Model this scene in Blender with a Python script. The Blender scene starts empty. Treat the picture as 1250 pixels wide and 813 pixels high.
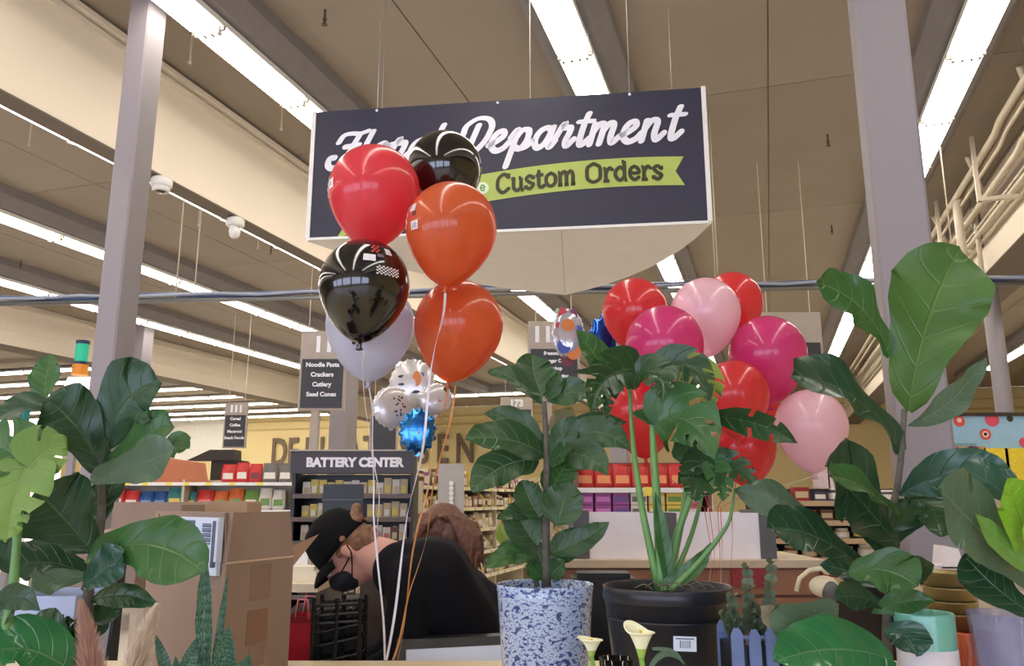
import bpy, math, random
from mathutils import Vector, Matrix
random.seed(7)
S = bpy.context.scene
COL = S.collection
# ------------------------------------------------------------ camera, world, exposure
EYE = 1.55
FPX = 980.0
CX, CY = 625.0, 406.5
TH = math.atan(204 / 980)
cam = bpy.data.cameras.new('camera')
cam.sensor_width = 36
cam.lens = FPX / 1250 * 36
cam.clip_end = 200
co = bpy.data.objects.new('camera', cam)
COL.objects.link(co)
co.location = (0, 0, EYE)
co.rotation_euler = (math.pi / 2 + TH, 0, 0)
S.camera = co
w = bpy.data.worlds.new('world')
w.use_nodes = True
w.node_tree.nodes['Background'].inputs[0].default_value = (0.66, 0.74, 1.0, 1)
w.node_tree.nodes['Background'].inputs[1].default_value = 7.0
S.world = w
S.view_settings.view_transform = 'Standard'
S.view_settings.look = 'None'
S.view_settings.gamma = 1
S.view_settings.exposure = -0.12
LAMP = 12.5         # radiance of the fluorescent lenses
S.cycles.max_bounces = 7
S.cycles.diffuse_bounces = 4
S.cycles.glossy_bounces = 3
S.cycles.transmission_bounces = 4
S.cycles.transparent_max_bounces = 8
S.cycles.sample_clamp_indirect = 6
S.cycles.use_denoising = True

# ------------------------------------------------------------ frames of reference
AL = math.atan2(315, FPX / math.cos(TH))          # the shop's aisles run AL to the right of the view
U = Vector((math.sin(AL), math.cos(AL), 0))
V = Vector((math.cos(AL), -math.sin(AL), 0))
Z = Vector((0, 0, 1))
def W(u, v, z=0.0): return U * u + V * v + Z * z
def ray(px, py):
    a = (px - CX) / FPX; b = (CY - py) / FPX
    return Vector((a, math.cos(TH) - b * math.sin(TH), math.sin(TH) + b * math.cos(TH)))
def P(px, py, Y):
    d = ray(px, py); t = Y / d.y
    return Vector((d.x * t, Y, EYE + d.z * t))
def atz(px, py, z):
    d = ray(px, py); t = (z - EYE) / d.z
    return Vector((d.x * t, d.y * t, z))
def PX(n, Y): return n * Y / 1000.0                # n pixels at depth Y, in metres

# ------------------------------------------------------------ materials
MATS = {}
def nd(nt, t, **k):
    n = nt.nodes.new(t)
    for a, b in k.items(): setattr(n, a, b)
    return n
def mat(name, col, rough=.5, metal=0, emit=0, var=.06, scale=8, trans=0, coat=0, bump=0, alpha=1, spec=.5, sss=0):
    if name in MATS: return MATS[name]
    m = bpy.data.materials.new(name); m.use_nodes = True
    nt = m.node_tree; p = nt.nodes['Principled BSDF']
    c = tuple(col) + (1,) if len(col) == 3 else col
    p.inputs['Roughness'].default_value = rough
    p.inputs['Metallic'].default_value = metal
    p.inputs['Coat Weight'].default_value = coat
    p.inputs['Coat Roughness'].default_value = .05
    p.inputs['Transmission Weight'].default_value = trans
    p.inputs['Alpha'].default_value = alpha
    p.inputs['Specular IOR Level'].default_value = spec
    if emit:
        p.inputs['Emission Color'].default_value = c
        p.inputs['Emission Strength'].default_value = emit
        p.inputs['Base Color'].default_value = c
    else:
        tc = nd(nt, 'ShaderNodeTexCoord'); no = nd(nt, 'ShaderNodeTexNoise')
        no.inputs['Scale'].default_value = scale; no.inputs['Detail'].default_value = 3
        nt.links.new(tc.outputs['Object'], no.inputs['Vector'])
        mx = nd(nt, 'ShaderNodeMix', data_type='RGBA')
        mx.inputs[6].default_value = tuple(max(0, x * (1 - var * 2)) for x in c[:3]) + (1,)
        mx.inputs[7].default_value = tuple(min(1, x * (1 + var * 2)) for x in c[:3]) + (1,)
        nt.links.new(no.outputs['Fac'], mx.inputs[0])
        nt.links.new(mx.outputs[2], p.inputs['Base Color'])
        if bump:
            b = nd(nt, 'ShaderNodeBump'); b.inputs['Strength'].default_value = bump; b.inputs['Distance'].default_value = .01
            nt.links.new(no.outputs['Fac'], b.inputs['Height']); nt.links.new(b.outputs[0], p.inputs['Normal'])
    MATS[name] = m
    return m
def srgb(r, g, b):
    f = lambda x: (x / 255 / 12.92) if x / 255 <= .04045 else ((x / 255 + .055) / 1.055) ** 2.4
    return (f(r), f(g), f(b))

def leaf_mat(name, col, vein, nveins=8, rough=.32, veinw=.05, mottle=None, back=None):
    if name in MATS: return MATS[name]
    m = bpy.data.materials.new(name); m.use_nodes = True
    nt = m.node_tree; L = nt.links.new; p = nt.nodes['Principled BSDF']
    uv = nd(nt, 'ShaderNodeTexCoord'); sp = nd(nt, 'ShaderNodeSeparateXYZ'); L(uv.outputs['UV'], sp.inputs[0])
    def M(op, a, b=None, c=None):
        n = nd(nt, 'ShaderNodeMath', operation=op)
        for i, x in enumerate((a, b, c)):
            if x is None: continue
            if isinstance(x, (int, float)): n.inputs[i].default_value = x
            else: L(x, n.inputs[i])
        return n.outputs[0]
    v = M('ABSOLUTE', M('SUBTRACT', sp.outputs[1], .5))
    v2 = M('MULTIPLY', v, 2.0)
    mid = M('SUBTRACT', 1.0, M('MINIMUM', M('DIVIDE', v2, veinw), 1.0))
    fr = M('ABSOLUTE', M('SUBTRACT', M('FRACT', M('SUBTRACT', M('MULTIPLY', sp.outputs[0], nveins), M('MULTIPLY', M('MULTIPLY', v2, v2), .6))), .5))
    lat = M('MULTIPLY', M('SUBTRACT', 1.0, M('MINIMUM', M('DIVIDE', fr, .07), 1.0)), M('SUBTRACT', .75, M('MULTIPLY', v2, .6)))
    mask = M('MAXIMUM', mid, lat)
    no = nd(nt, 'ShaderNodeTexNoise'); no.inputs['Scale'].default_value = 14; L(uv.outputs['Object'], no.inputs['Vector'])
    mx0 = nd(nt, 'ShaderNodeMix', data_type='RGBA')
    mx0.inputs[6].default_value = tuple(x * .75 for x in col) + (1,); mx0.inputs[7].default_value = tuple(min(1, x * 1.3) for x in col) + (1,)
    L(no.outputs['Fac'], mx0.inputs[0]); base = mx0.outputs[2]
    if mottle:
        wv = nd(nt, 'ShaderNodeTexWave', bands_direction='X'); wv.inputs['Scale'].default_value = 5; wv.inputs['Distortion'].default_value = 9
        wv.inputs['Detail Scale'].default_value = 3; L(uv.outputs['UV'], wv.inputs['Vector'])
        mm = nd(nt, 'ShaderNodeMix', data_type='RGBA'); mm.inputs[7].default_value = mottle + (1,)
        L(M('POWER', wv.outputs['Fac'], 2.0), mm.inputs[0]); L(base, mm.inputs[6]); base = mm.outputs[2]
    if back:
        ge = nd(nt, 'ShaderNodeNewGeometry'); mb = nd(nt, 'ShaderNodeMix', data_type='RGBA'); mb.inputs[7].default_value = back + (1,)
        L(ge.outputs['Backfacing'], mb.inputs[0]); L(base, mb.inputs[6]); base = mb.outputs[2]
    mx = nd(nt, 'ShaderNodeMix', data_type='RGBA'); mx.inputs[7].default_value = vein + (1,)
    L(M('MULTIPLY', mask, .5), mx.inputs[0]); L(base, mx.inputs[6]); L(mx.outputs[2], p.inputs['Base Color'])
    b = nd(nt, 'ShaderNodeBump', invert=True); b.inputs['Strength'].default_value = .5; b.inputs['Distance'].default_value = .004
    L(mask, b.inputs['Height']); L(b.outputs[0], p.inputs['Normal'])
    p.inputs['Roughness'].default_value = rough
    # a little light passes through the blade
    tr = nd(nt, 'ShaderNodeBsdfTranslucent'); L(mx.outputs[2], tr.inputs[0])
    ms = nd(nt, 'ShaderNodeMixShader'); ms.inputs[0].default_value = .18
    L(p.outputs[0], ms.inputs[1]); L(tr.outputs[0], ms.inputs[2]); L(ms.outputs[0], nt.nodes['Material Output'].inputs[0])
    MATS[name] = m
    return m

def latex_mat(name, col, thru=.12, tcol=None):
    if name in MATS: return MATS[name]
    m = bpy.data.materials.new(name); m.use_nodes = True
    nt = m.node_tree; L = nt.links.new; p = nt.nodes['Principled BSDF']
    p.inputs['Base Color'].default_value = tuple(col) + (1,)
    p.inputs['Roughness'].default_value = .3 if thru else .12; p.inputs['Coat Weight'].default_value = .8; p.inputs['Coat Roughness'].default_value = .04
    tc = nd(nt, 'ShaderNodeTexCoord'); no = nd(nt, 'ShaderNodeTexNoise'); no.inputs['Scale'].default_value = 3
    L(tc.outputs['Object'], no.inputs['Vector'])
    mx = nd(nt, 'ShaderNodeMix', data_type='RGBA'); mx.inputs[6].default_value = tuple(x * .9 for x in col) + (1,); mx.inputs[7].default_value = tuple(min(1, x * 1.08) for x in col) + (1,)
    L(no.outputs['Fac'], mx.inputs[0]); L(mx.outputs[2], p.inputs['Base Color'])
    if thru:
        t = nd(nt, 'ShaderNodeBsdfTransparent'); t.inputs[0].default_value = tuple(tcol or col) + (1,)
        tl = nd(nt, 'ShaderNodeBsdfTranslucent'); tl.inputs[0].default_value = tuple(col) + (1,)
        m1 = nd(nt, 'ShaderNodeMixShader'); m1.inputs[0].default_value = thru * .5
        m2 = nd(nt, 'ShaderNodeMixShader'); m2.inputs[0].default_value = .45
        L(p.outputs[0], m2.inputs[1]); L(tl.outputs[0], m2.inputs[2])
        L(m2.outputs[0], m1.inputs[1]); L(t.outputs[0], m1.inputs[2]); L(m1.outputs[0], nt.nodes['Material Output'].inputs[0])
    MATS[name] = m
    return m

# ------------------------------------------------------------ mesh building
class MB:
    def __init__(s): s.v = []; s.f = []; s.m = []; s.uv = {}
    def add(s, vs, fs, mi=0, M=None):
        o = len(s.v)
        s.v += [(M @ Vector(q)) if M else Vector(q) for q in vs]
        s.f += [tuple(o + i for i in f) for f in fs]; s.m += [mi] * len(fs)
        return s
    def box(s, a, b, mi=0, M=None):
        (x0, y0, z0), (x1, y1, z1) = a, b
        vs = [(x0, y0, z0), (x1, y0, z0), (x1, y1, z0), (x0, y1, z0), (x0, y0, z1), (x1, y0, z1), (x1, y1, z1), (x0, y1, z1)]
        return s.add(vs, [(3, 2, 1, 0), (4, 5, 6, 7), (0, 1, 5, 4), (1, 2, 6, 5), (2, 3, 7, 6), (3, 0, 4, 7)], mi, M)
    def prism(s, poly, axis, mi=0):                 # poly: list of Vectors, axis: extrusion Vector
        n = len(poly); o = [Vector(q) for q in poly]
        return s.add(o + [q + axis for q in o], [tuple(range(n))[::-1], tuple(range(n, 2 * n))] + [(i, (i + 1) % n, n + (i + 1) % n, n + i) for i in range(n)], mi)
    def tube(s, pts, r, k=8, mi=0, cap=True):
        pts = [Vector(q) for q in pts]; n = len(pts)
        rs = r if isinstance(r, (list, tuple)) else [r] * n
        vs = []; prev = None
        for i, q in enumerate(pts):
            t = (pts[min(i + 1, n - 1)] - pts[max(i - 1, 0)]).normalized()
            if prev is None:
                a = Vector((0, 0, 1)) if abs(t.z) < .9 else Vector((1, 0, 0)); x = t.cross(a).normalized()
            else: x = (prev - t * prev.dot(t)).normalized()
            prev = x; y = t.cross(x)
            for j in range(k):
                an = 2 * math.pi * j / k
                vs.append(q + (x * math.cos(an) + y * math.sin(an)) * rs[i])
        fs = [(i * k + j, i * k + (j + 1) % k, (i + 1) * k + (j + 1) % k, (i + 1) * k + j) for i in range(n - 1) for j in range(k)]
        if cap: fs += [tuple(range(k))[::-1], tuple((n - 1) * k + j for j in range(k))]
        return s.add(vs, fs, mi)
    def lathe(s, prof, k=32, mi=0, M=None, rfun=None):   # prof: [(r, z)]
        vs = []
        for i, (r, z) in enumerate(prof):
            for j in range(k):
                an = 2 * math.pi * j / k; rr = r * (rfun(an, i) if rfun else 1)
                vs.append((rr * math.cos(an), rr * math.sin(an), z))
        fs = [(i * k + j, i * k + (j + 1) % k, (i + 1) * k + (j + 1) % k, (i + 1) * k + j) for i in range(len(prof) - 1) for j in range(k)]
        return s.add(vs, fs, mi, M)
    def ell(s, c, r, R=None, n=14, mi=0):
        vs = []; k = 2 * n
        R = R or Matrix.Identity(3)
        for i in range(n + 1):
            ph = math.pi * i / n
            for j in range(k):
                an = 2 * math.pi * j / k
                vs.append(Vector(c) + R @ Vector((r[0] * math.sin(ph) * math.cos(an), r[1] * math.sin(ph) * math.sin(an), r[2] * math.cos(ph))))
        fs = [(i * k + j, (i + 1) * k + j, (i + 1) * k + (j + 1) % k, i * k + (j + 1) % k) for i in range(n) for j in range(k)]
        return s.add(vs, fs, mi)
    def cap(s, a, ra, b, rb, k=16, mi=0):
        a = Vector(a); b = Vector(b); t = (b - a).normalized(); pts = []; rs = []
        for i in range(5):
            an = math.pi / 2 * i / 4; pts.append(a - t * ra * math.cos(an)); rs.append(max(.0005, ra * math.sin(an)))
        for i in range(5):
            an = math.pi / 2 * i / 4; pts.append(b + t * rb * math.sin(an)); rs.append(max(.0005, rb * math.cos(an)))
        return s.tube(pts, rs, k, mi)
    def mesh(s, name, mats, smooth=False):
        me = bpy.data.meshes.new(name); me.from_pydata([tuple(q) for q in s.v], [], s.f)
        for m in (mats if isinstance(mats, (list, tuple)) else [mats]): me.materials.append(m)
        me.polygons.foreach_set('material_index', s.m)
        if smooth: me.polygons.foreach_set('use_smooth', [True] * len(s.f))
        me.update()
        return me
    def build(s, name, mats, parent=None, smooth=False, origin=None):
        if origin is not None:
            o = Vector(origin); s.v = [q - o for q in s.v]
        me = s.mesh(name, mats, smooth); ob = link(name, me, parent)
        if origin is not None: ob.location = o
        return ob
def wm(o):
    return (wm(o.parent) @ o.matrix_parent_inverse @ o.matrix_basis) if o.parent else o.matrix_basis.copy()
def link(name, data, parent=None, loc=None):
    ob = bpy.data.objects.new(name, data); COL.objects.link(ob)
    if parent is not None:
        ob.parent = parent
        if loc is None: ob.matrix_parent_inverse = wm(parent).inverted()
    if loc is not None: ob.location = loc
    return ob
def tag(o, label=None, cat=None, group=None, kind=None):
    if label: o['label'] = label
    if cat: o['category'] = cat
    if group: o['group'] = group
    if kind: o['kind'] = kind
    return o
def empty(name, loc, label, cat, group=None):
    o = bpy.data.objects.new(name, None); COL.objects.link(o); o.location = loc; o.empty_display_size = .1
    return tag(o, label, cat, group)
def struct(o): o['kind'] = 'structure'; return o
def copy_tree(o, parent=None):
    c = o.copy(); COL.objects.link(c)
    if parent is not None: c.parent = parent; c.matrix_parent_inverse = o.matrix_parent_inverse.copy()
    for ch in [x for x in KIDS.get(o.name, [])]: copy_tree(ch, c)
    return c
KIDS = {}
def kids(root, *obs): KIDS[root.name] = list(obs)
def rotz(a): return Matrix.Rotation(a, 4, 'Z')
def frame(o, x, y=None, z=Vector((0, 0, 1))):
    x = Vector(x).normalized(); y = Vector(y).normalized() if y is not None else z.cross(x).normalized()
    M = Matrix.Identity(4)
    for i in range(3): M[i][0] = x[i]; M[i][1] = y[i]; M[i][2] = z[i]; M[i][3] = o[i]
    return M
SH = frame(Vector((0, 0, 0)), V, U)                # shop frame: local x = v, y = u

ORD = 'first second third fourth fifth sixth seventh eighth ninth tenth eleventh twelfth thirteenth fourteenth fifteenth sixteenth seventeenth eighteenth nineteenth'.split()
TENS = {2: 'twent', 3: 'thirt', 4: 'fort', 5: 'fift', 6: 'sixt'}
def ordw(n):
    if n < 20: return ORD[n - 1]
    return TENS[n // 10] + ('ieth' if n % 10 == 0 else 'y-' + ORD[n % 10 - 1])
def in_frame(p):
    d = p - Vector((0, 0, EYE)); a, b, c = d.x, -math.sin(TH) * d.y + math.cos(TH) * d.z, math.cos(TH) * d.y + math.sin(TH) * d.z
    return c > 0 and abs(a / c * FPX) < 640 and abs(b / c * FPX) < 420
def text_mesh(body, size, name='lettering', material=None, parent=None, M=None, bold=0, extrude=.002, align='CENTER'):
    cu = bpy.data.curves.new(name, 'FONT'); cu.body = body; cu.size = size; cu.align_x = align; cu.align_y = 'CENTER'
    cu.offset = bold; cu.extrude = extrude; cu.resolution_u = 3
    t = bpy.data.objects.new(name + '_tmp', cu); COL.objects.link(t)
    dg = bpy.context.evaluated_depsgraph_get()
    me = bpy.data.meshes.new_from_object(t.evaluated_get(dg))
    bpy.data.objects.remove(t)
    me.name = name
    if M is not None: me.transform(M)
    me.materials.clear(); me.materials.append(material)
    return link(name, me, parent)
def catmull(pts, n=6):
    if len(pts) < 3: return pts
    p = [pts[0]] + list(pts) + [pts[-1]]; out = []
    for i in range(1, len(p) - 2):
        for k in range(n):
            t = k / n
            out.append(tuple(.5 * ((2 * p[i][d]) + (-p[i-1][d] + p[i+1][d]) * t + (2*p[i-1][d] - 5*p[i][d] + 4*p[i+1][d] - p[i+2][d]) * t*t + (-p[i-1][d] + 3*p[i][d] - 3*p[i+1][d] + p[i+2][d]) * t**3) for d in range(2)))
    out.append(tuple(pts[-1])); return out
def stroke(mb, pts, wd, f, smooth=True, round_=True, mi=0):        # outline of the widened line as one strip with round ends
    q = catmull(pts) if smooth else list(pts); h = wd / 2; L_, R_ = [], []
    n = len(q)
    for i in range(n):
        x0, y0 = q[max(0, i-1)]; x1, y1 = q[min(n-1, i+1)]; d = math.hypot(x1-x0, y1-y0) or 1e-6; nx, ny = -(y1-y0)/d*h, (x1-x0)/d*h
        L_.append((q[i][0]+nx, q[i][1]+ny)); R_.append((q[i][0]-nx, q[i][1]-ny))
    LIFT[0] += 1
    if round_:
        for e, (x, y), s_ in ((0, q[0], 1), (n-1, q[-1], -1)):
            ax, ay = (L_[e][0]-x)*s_, (L_[e][1]-y)*s_
            poly = [(x + ax*math.cos(a*math.pi/6) - ay*math.sin(a*math.pi/6), y + ax*math.sin(a*math.pi/6) + ay*math.cos(a*math.pi/6)) for a in range(7)]
            mb.add([f(*p_) for p_ in poly], [tuple(range(7))], mi)
    o = Vector((0, -.00015 * (LIFT[0] % 4), 0))
    mb.add([f(*p_) + o for p_ in L_] + [f(*p_) + o for p_ in R_], [(i, n+i, n+i+1, i+1) for i in range(n-1)], mi)
LIFT = [0]

# ------------------------------------------------------------ palette
M_ceil = mat('painted ceiling', srgb(152, 139, 124), .6, var=.05, scale=1.2)
M_ceil2 = mat('painted ceiling patched', srgb(147, 134, 119), .6, var=.05, scale=1.5)
M_beam = mat('grey light trough', srgb(128, 122, 122), .6)
M_cream = mat('cream girder paint', srgb(232, 220, 202), .6, var=.02, scale=1)
M_yellow = mat('yellow wall paint', srgb(224, 204, 150), .7, var=.02, scale=.6)
M_col = mat('grey mauve column paint', srgb(142, 135, 140), .55, var=.03, scale=2)
M_floor = mat('pale vinyl floor', srgb(216, 208, 196), .35, var=.06, scale=3)
M_white = mat('white enamel', srgb(232, 230, 226), .4, var=.02)
M_lens = mat('lit fluorescent lens', (1.0, .935, .83), emit=LAMP)
M_grey = mat('grey steel', srgb(140, 140, 140), .4, metal=.6)
M_dark = mat('black plastic', srgb(22, 22, 24), .4)
M_navy = mat('charcoal navy sign face', srgb(42, 42, 62), .5, var=.03)
M_signwhite = mat('white sign board', srgb(246, 242, 236), .55, var=.02)
M_letter = mat('white lettering', srgb(232, 232, 240), .5)
M_lime = mat('lime green ribbon print', srgb(172, 188, 92), .5)
M_olive = mat('dark olive lettering', srgb(52, 50, 20), .5)
M_pipe = mat('cream painted pipe', srgb(205, 192, 170), .5)
M_kraft = mat('kraft cardboard', srgb(146, 124, 112), .8, var=.05, scale=5)
M_kraft_in = mat('inside of cardboard', srgb(170, 142, 120), .8)
M_counter = mat('beige laminate counter', srgb(216, 200, 168), .45)
M_wood = mat('brown wood veneer', srgb(140, 96, 72), .5, var=.12, scale=6)

# ------------------------------------------------------------ the room
ZC = 5.52
U0, U1, V0, V1 = -7.0, 32.5, -36.0, 9.0
ROWS = [-12.3, -9.45, -6.56, -4.02, -1.33, 1.79, 3.95, 6.2]
ZL = 5.2
floor = struct(MB().box((V0, U0, -.1), (V1, U1, 0), M=SH).build('floor', M_floor))
ceil = struct(MB().box((V0, U0, ZC + .02), (V1, U1, ZC + .15), M=SH).build('ceiling', M_beam))
edges = [-14.5] + ROWS + [V1]
for i in range(len(edges) - 1):                      # plaster bays between the light troughs
    a, b = edges[i] + .01, edges[i + 1] - .01
    u = U0; k = 0
    while u < U1 - .1:
        e = min(u + 3.66, U1)
        for (c, d) in ((a, (a + b) / 2), ((a + b) / 2, b)):
            MB().box((c + .006, u + .006, ZC), (d - .006, e - .006, ZC + .03), M=SH).build('ceiling_panel', M_ceil2 if (k + i) % 3 == 0 else M_ceil, ceil)
        u = e; k += 1
u = U0
while u < U1 - .1:
    e = min(u + 7.3, U1)
    MB().box((V0, u + .006, ZC), (-14.52, e - .006, ZC + .03), M=SH).build('ceiling_panel', M_ceil, ceil)
    u = e
wb = struct(MB().box((V0, U1, 0), (V1, U1 + .15, ZC), M=SH).build('wall_back', M_yellow))
struct(MB().box((V1, U0, 0), (V1 + .15, U1, ZC), M=SH).build('wall_right', M_yellow))
struct(MB().box((V0 - .15, U0, 0), (V0, U1, ZC), M=SH).build('wall_left', M_cream))
# paint band and mouldings along the back wall
struct(MB().box((-24, U1 - .05, 4.72), (V1, U1, 4.80), M=SH).box((-24, U1 - .04, 5.1), (V1, U1, 5.14), M=SH).build('trim_1', mat('ochre moulding', srgb(200, 176, 116), .6)))
struct(MB().box((V0, U1 - .06, 3.4), (-24, U1, ZC), M=SH).build('trim_2', mat('white upper wall', srgb(225, 222, 214), .6)))
# shop front with windows, behind the camera
fr = MB(); ws = []
xs = [V0, -14, -10.4, -9.9, -6.3, -5.8, -2.2, -1.7, 1.9, 2.4, 6.0, V1]
fr.box((V0, U0 - .2, 0), (V1, U0, .6), M=SH).box((V0, U0 - .2, 3.1), (V1, U0, ZC), M=SH)
for a, b in ((V0, -14), (-10.4, -9.9), (-6.3, -5.8), (-2.2, -1.7), (1.9, 2.4), (6.0, V1)):
    fr.box((a, U0 - .2, .6), (b, U0, 3.1), M=SH)
struct(fr.build('wall_front', M_cream))
for n, (a, b) in enumerate(((-14, -10.4), (-9.9, -6.3), (-5.8, -2.2), (-1.7, 1.9), (2.4, 6.0))):
    f = MB()
    for (c, d) in ((a, a + .06), (b - .06, b), ((a + b) / 2 - .03, (a + b) / 2 + .03)): f.box((c, U0 - .15, .6), (d, U0 - .05, 3.1), M=SH)
    f.box((a, U0 - .15, .6), (b, U0 - .05, .66), M=SH).box((a, U0 - .15, 3.04), (b, U0 - .05, 3.1), M=SH)
    struct(f.build('window_%d' % (n + 1), M_grey))
    pl = bpy.data.lights.new('daylight', 'AREA'); pl.shape = 'RECTANGLE'; pl.size = b - a; pl.size_y = 2.5
    pl.cycles.is_portal = True
    po = bpy.data.objects.new('daylight', pl); COL.objects.link(po)
    po.matrix_world = frame(W(U0 - .18, (a + b) / 2, 1.85), -V, Z, -U)     # shines along +U
struct(MB().box((V0, U1 - .02, 0), (V1, U1, .12), M=SH).build('baseboard_back', M_dark))

# girders
g1v = -5.15
def girder(name, va, vb, z0, z1, ledges):
    g = MB().box((min(va, vb), U0, z0), (max(va, vb), U1, z1), M=SH)
    o = struct(g.build(name, M_cream))
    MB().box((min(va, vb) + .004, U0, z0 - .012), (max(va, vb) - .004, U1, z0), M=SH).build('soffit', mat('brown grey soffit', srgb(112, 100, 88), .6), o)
    s = 1 if va > vb else -1
    for (h, t) in ledges:
        MB().box((min(va, va + s * t), U0, h), (max(va, va + s * t), U1, h + .05), M=SH).build('moulding', M_cream, o)
    return o
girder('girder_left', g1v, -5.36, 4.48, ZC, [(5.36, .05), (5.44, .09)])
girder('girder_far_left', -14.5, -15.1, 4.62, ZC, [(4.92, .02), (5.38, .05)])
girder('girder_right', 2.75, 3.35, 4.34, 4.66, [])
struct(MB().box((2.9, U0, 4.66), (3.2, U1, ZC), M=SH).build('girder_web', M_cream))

# light troughs (grey beams) and fixtures
for v in ROWS:
    tr = MB().add([(v - .33, U0, 5.40), (v + .33, U0, 5.40), (v + .22, U0, 5.265), (v - .22, U0, 5.265), (v - .33, U1 - 4, 5.40), (v + .33, U1 - 4, 5.40), (v + .22, U1 - 4, 5.265), (v - .22, U1 - 4, 5.265)],
                  [(0, 3, 2, 1), (4, 5, 6, 7), (0, 4, 7, 3), (3, 7, 6, 2), (1, 2, 6, 5), (0, 1, 5, 4)], M=SH)
    tr.box((v - .33, U0, 5.40), (v + .33, U1 - 4, ZC + .01), M=SH)
    struct(tr.build('ceiling_beam', M_beam))
def lens_mesh():
    b = MB(); n = 6; L_ = .572
    pr = [(-.145 * math.cos(math.pi * i / n), -.055 * math.sin(math.pi * i / n)) for i in range(n + 1)]
    b.add([(x, -L_, z) for x, z in pr] + [(x, L_, z) for x, z in pr], [(i, i + 1, n + 2 + i, n + 1 + i) for i in range(n)] + [tuple(range(n + 1))[::-1], tuple(range(n + 1, 2 * n + 2))])
    return b.mesh('lens', M_lens)
def hous_mesh():
    return MB().box((-.15, -.61, .0), (.15, .61, .05)).mesh('housing', M_white)
def clip_mesh():
    b = MB()
    for x in (-.1, -.03, .04, .1): b.box((x - .012, -.022, -.06), (x + .012, .022, .0))
    b.box((-.15, -.012, -.03), (.15, .012, 0))
    return b.mesh('lamp_holder', mat('lamp holder plastic', srgb(170, 165, 158), .5))
LM, HM, CM = lens_mesh(), hous_mesh(), clip_mesh()
def fixture(u, v, ang, label, group):
    r = empty('fluorescent_light', W(u, v, ZL + .005), label, 'light', group)
    r.rotation_euler = (0, 0, ang)
    for nm, me in (('housing', HM), ('lens', LM), ('lamp_holder', CM)):
        o = bpy.data.objects.new(nm, me); COL.objects.link(o); o.parent = r
        if nm == 'lamp_holder': o.location = (0, -.588, 0)
    return r
RL = {-12.3: 'farthest left row', -9.45: 'row behind the left column', -6.56: 'row hidden above the cream left girder', -4.02: 'row meeting the left end of the sign',
      -1.33: 'row behind the sign centre', 1.79: 'row right of the grey right column', 3.95: 'row beyond the right pipes', 6.2: 'row nearest the right wall'}
FC = {}
def fix_label(p, where):
    if not in_frame(p):
        FC['o' + where] = FC.get('o' + where, 0) + 1
        return 'lit fixture out of frame, %s in the %s' % (ordw(FC['o' + where]), where)
    FC[where] = FC.get(where, 0) + 1
    return 'lit fixture, %s visible in the %s' % (ordw(FC[where]), where)
UE = {-12.3: 21.5, -9.45: 23, -6.56: 24, -4.02: 24, -1.33: 24, 1.79: 24, 3.95: 19, 6.2: 26}
for v in ROWS:
    u = -5.0 + .55 if v != 1.79 else -5.0 + .3
    while u < UE[v]:
        if not (v == 6.2 and u < 17): fixture(u, v, -AL, fix_label(W(u, v, ZL), RL[v]), 'fluorescent fixtures in long ceiling rows')
        u += 1.225
RK = 0
for u in (17.8, 19.8, 22.2, 24.4, 26.6, 28.8, 30.8):
    RK += 1
    st = MB().box((-33, u - .1, 5.262), (-15.4, u + .1, 5.32), M=SH); struct(st.build('ceiling_beam', M_beam))
    v = -32.0
    while v < -15.8:
        fixture(u, v, -AL + math.pi / 2, fix_label(W(u, v, ZL), ordw(RK) + ' crosswise row far left'), 'crosswise fluorescent fixtures far left'); v += 1.225
for k in range(9):
    fixture(26.6, -11.4 + k * 1.225, -AL + math.pi / 2, fix_label(W(26.6, -11.4 + k * 1.225, ZL), 'crosswise row before the yellow back wall'), 'crosswise fluorescent fixtures by the back wall')
struct(MB().box((-12.4, 26.45, 5.26), (0, 26.75, ZC), M=SH).build('ceiling_beam', M_beam))

# columns
def column(name, c, w_, ztop=ZC):
    b = MB(); h = w_ / 2; c_ = .012
    pr = [(-h + c_, -h), (h - c_, -h), (h, -h + c_), (h, h - c_), (h - c_, h), (-h + c_, h), (-h, h - c_), (-h, -h + c_)]
    b.add([(x, y, 0) for x, y in pr] + [(x, y, ztop) for x, y in pr], [tuple(range(8))[::-1], tuple(range(8, 16))] + [(i, (i + 1) % 8, 8 + (i + 1) % 8, 8 + i) for i in range(8)], M=frame(c, V, U))
    o = struct(b.build(name, M_col))
    MB().box((-h - .012, -h - .012, 0), (h + .012, h + .012, .12), M=frame(c, V, U)).build('base_plate', M_dark, o)
    return o
def ground(px, rng):                                # a point on the floor below pixel column px, at distance rng
    a = math.atan2(px - CX, FPX / math.cos(TH)); return Vector((rng * math.sin(a), rng * math.cos(a), 0))
column('column_left', ground(120, 6.2), .19)
column('column_right', ground(1131, 4.1), .232)
column('column_far', ground(415, 17), .42)
column('column_far_right', ground(758, 17), .36)
column('column_back_left', ground(156, 19), .3, 5.52)
# round steel post far right
cp = ground(1240, 12)
tag(MB().tube([cp, cp + Z * 5.52], .105, 16).build('round_post', M_col, smooth=True, origin=cp), 'round grey steel post at the far right behind the tall leaf', 'post')

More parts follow.
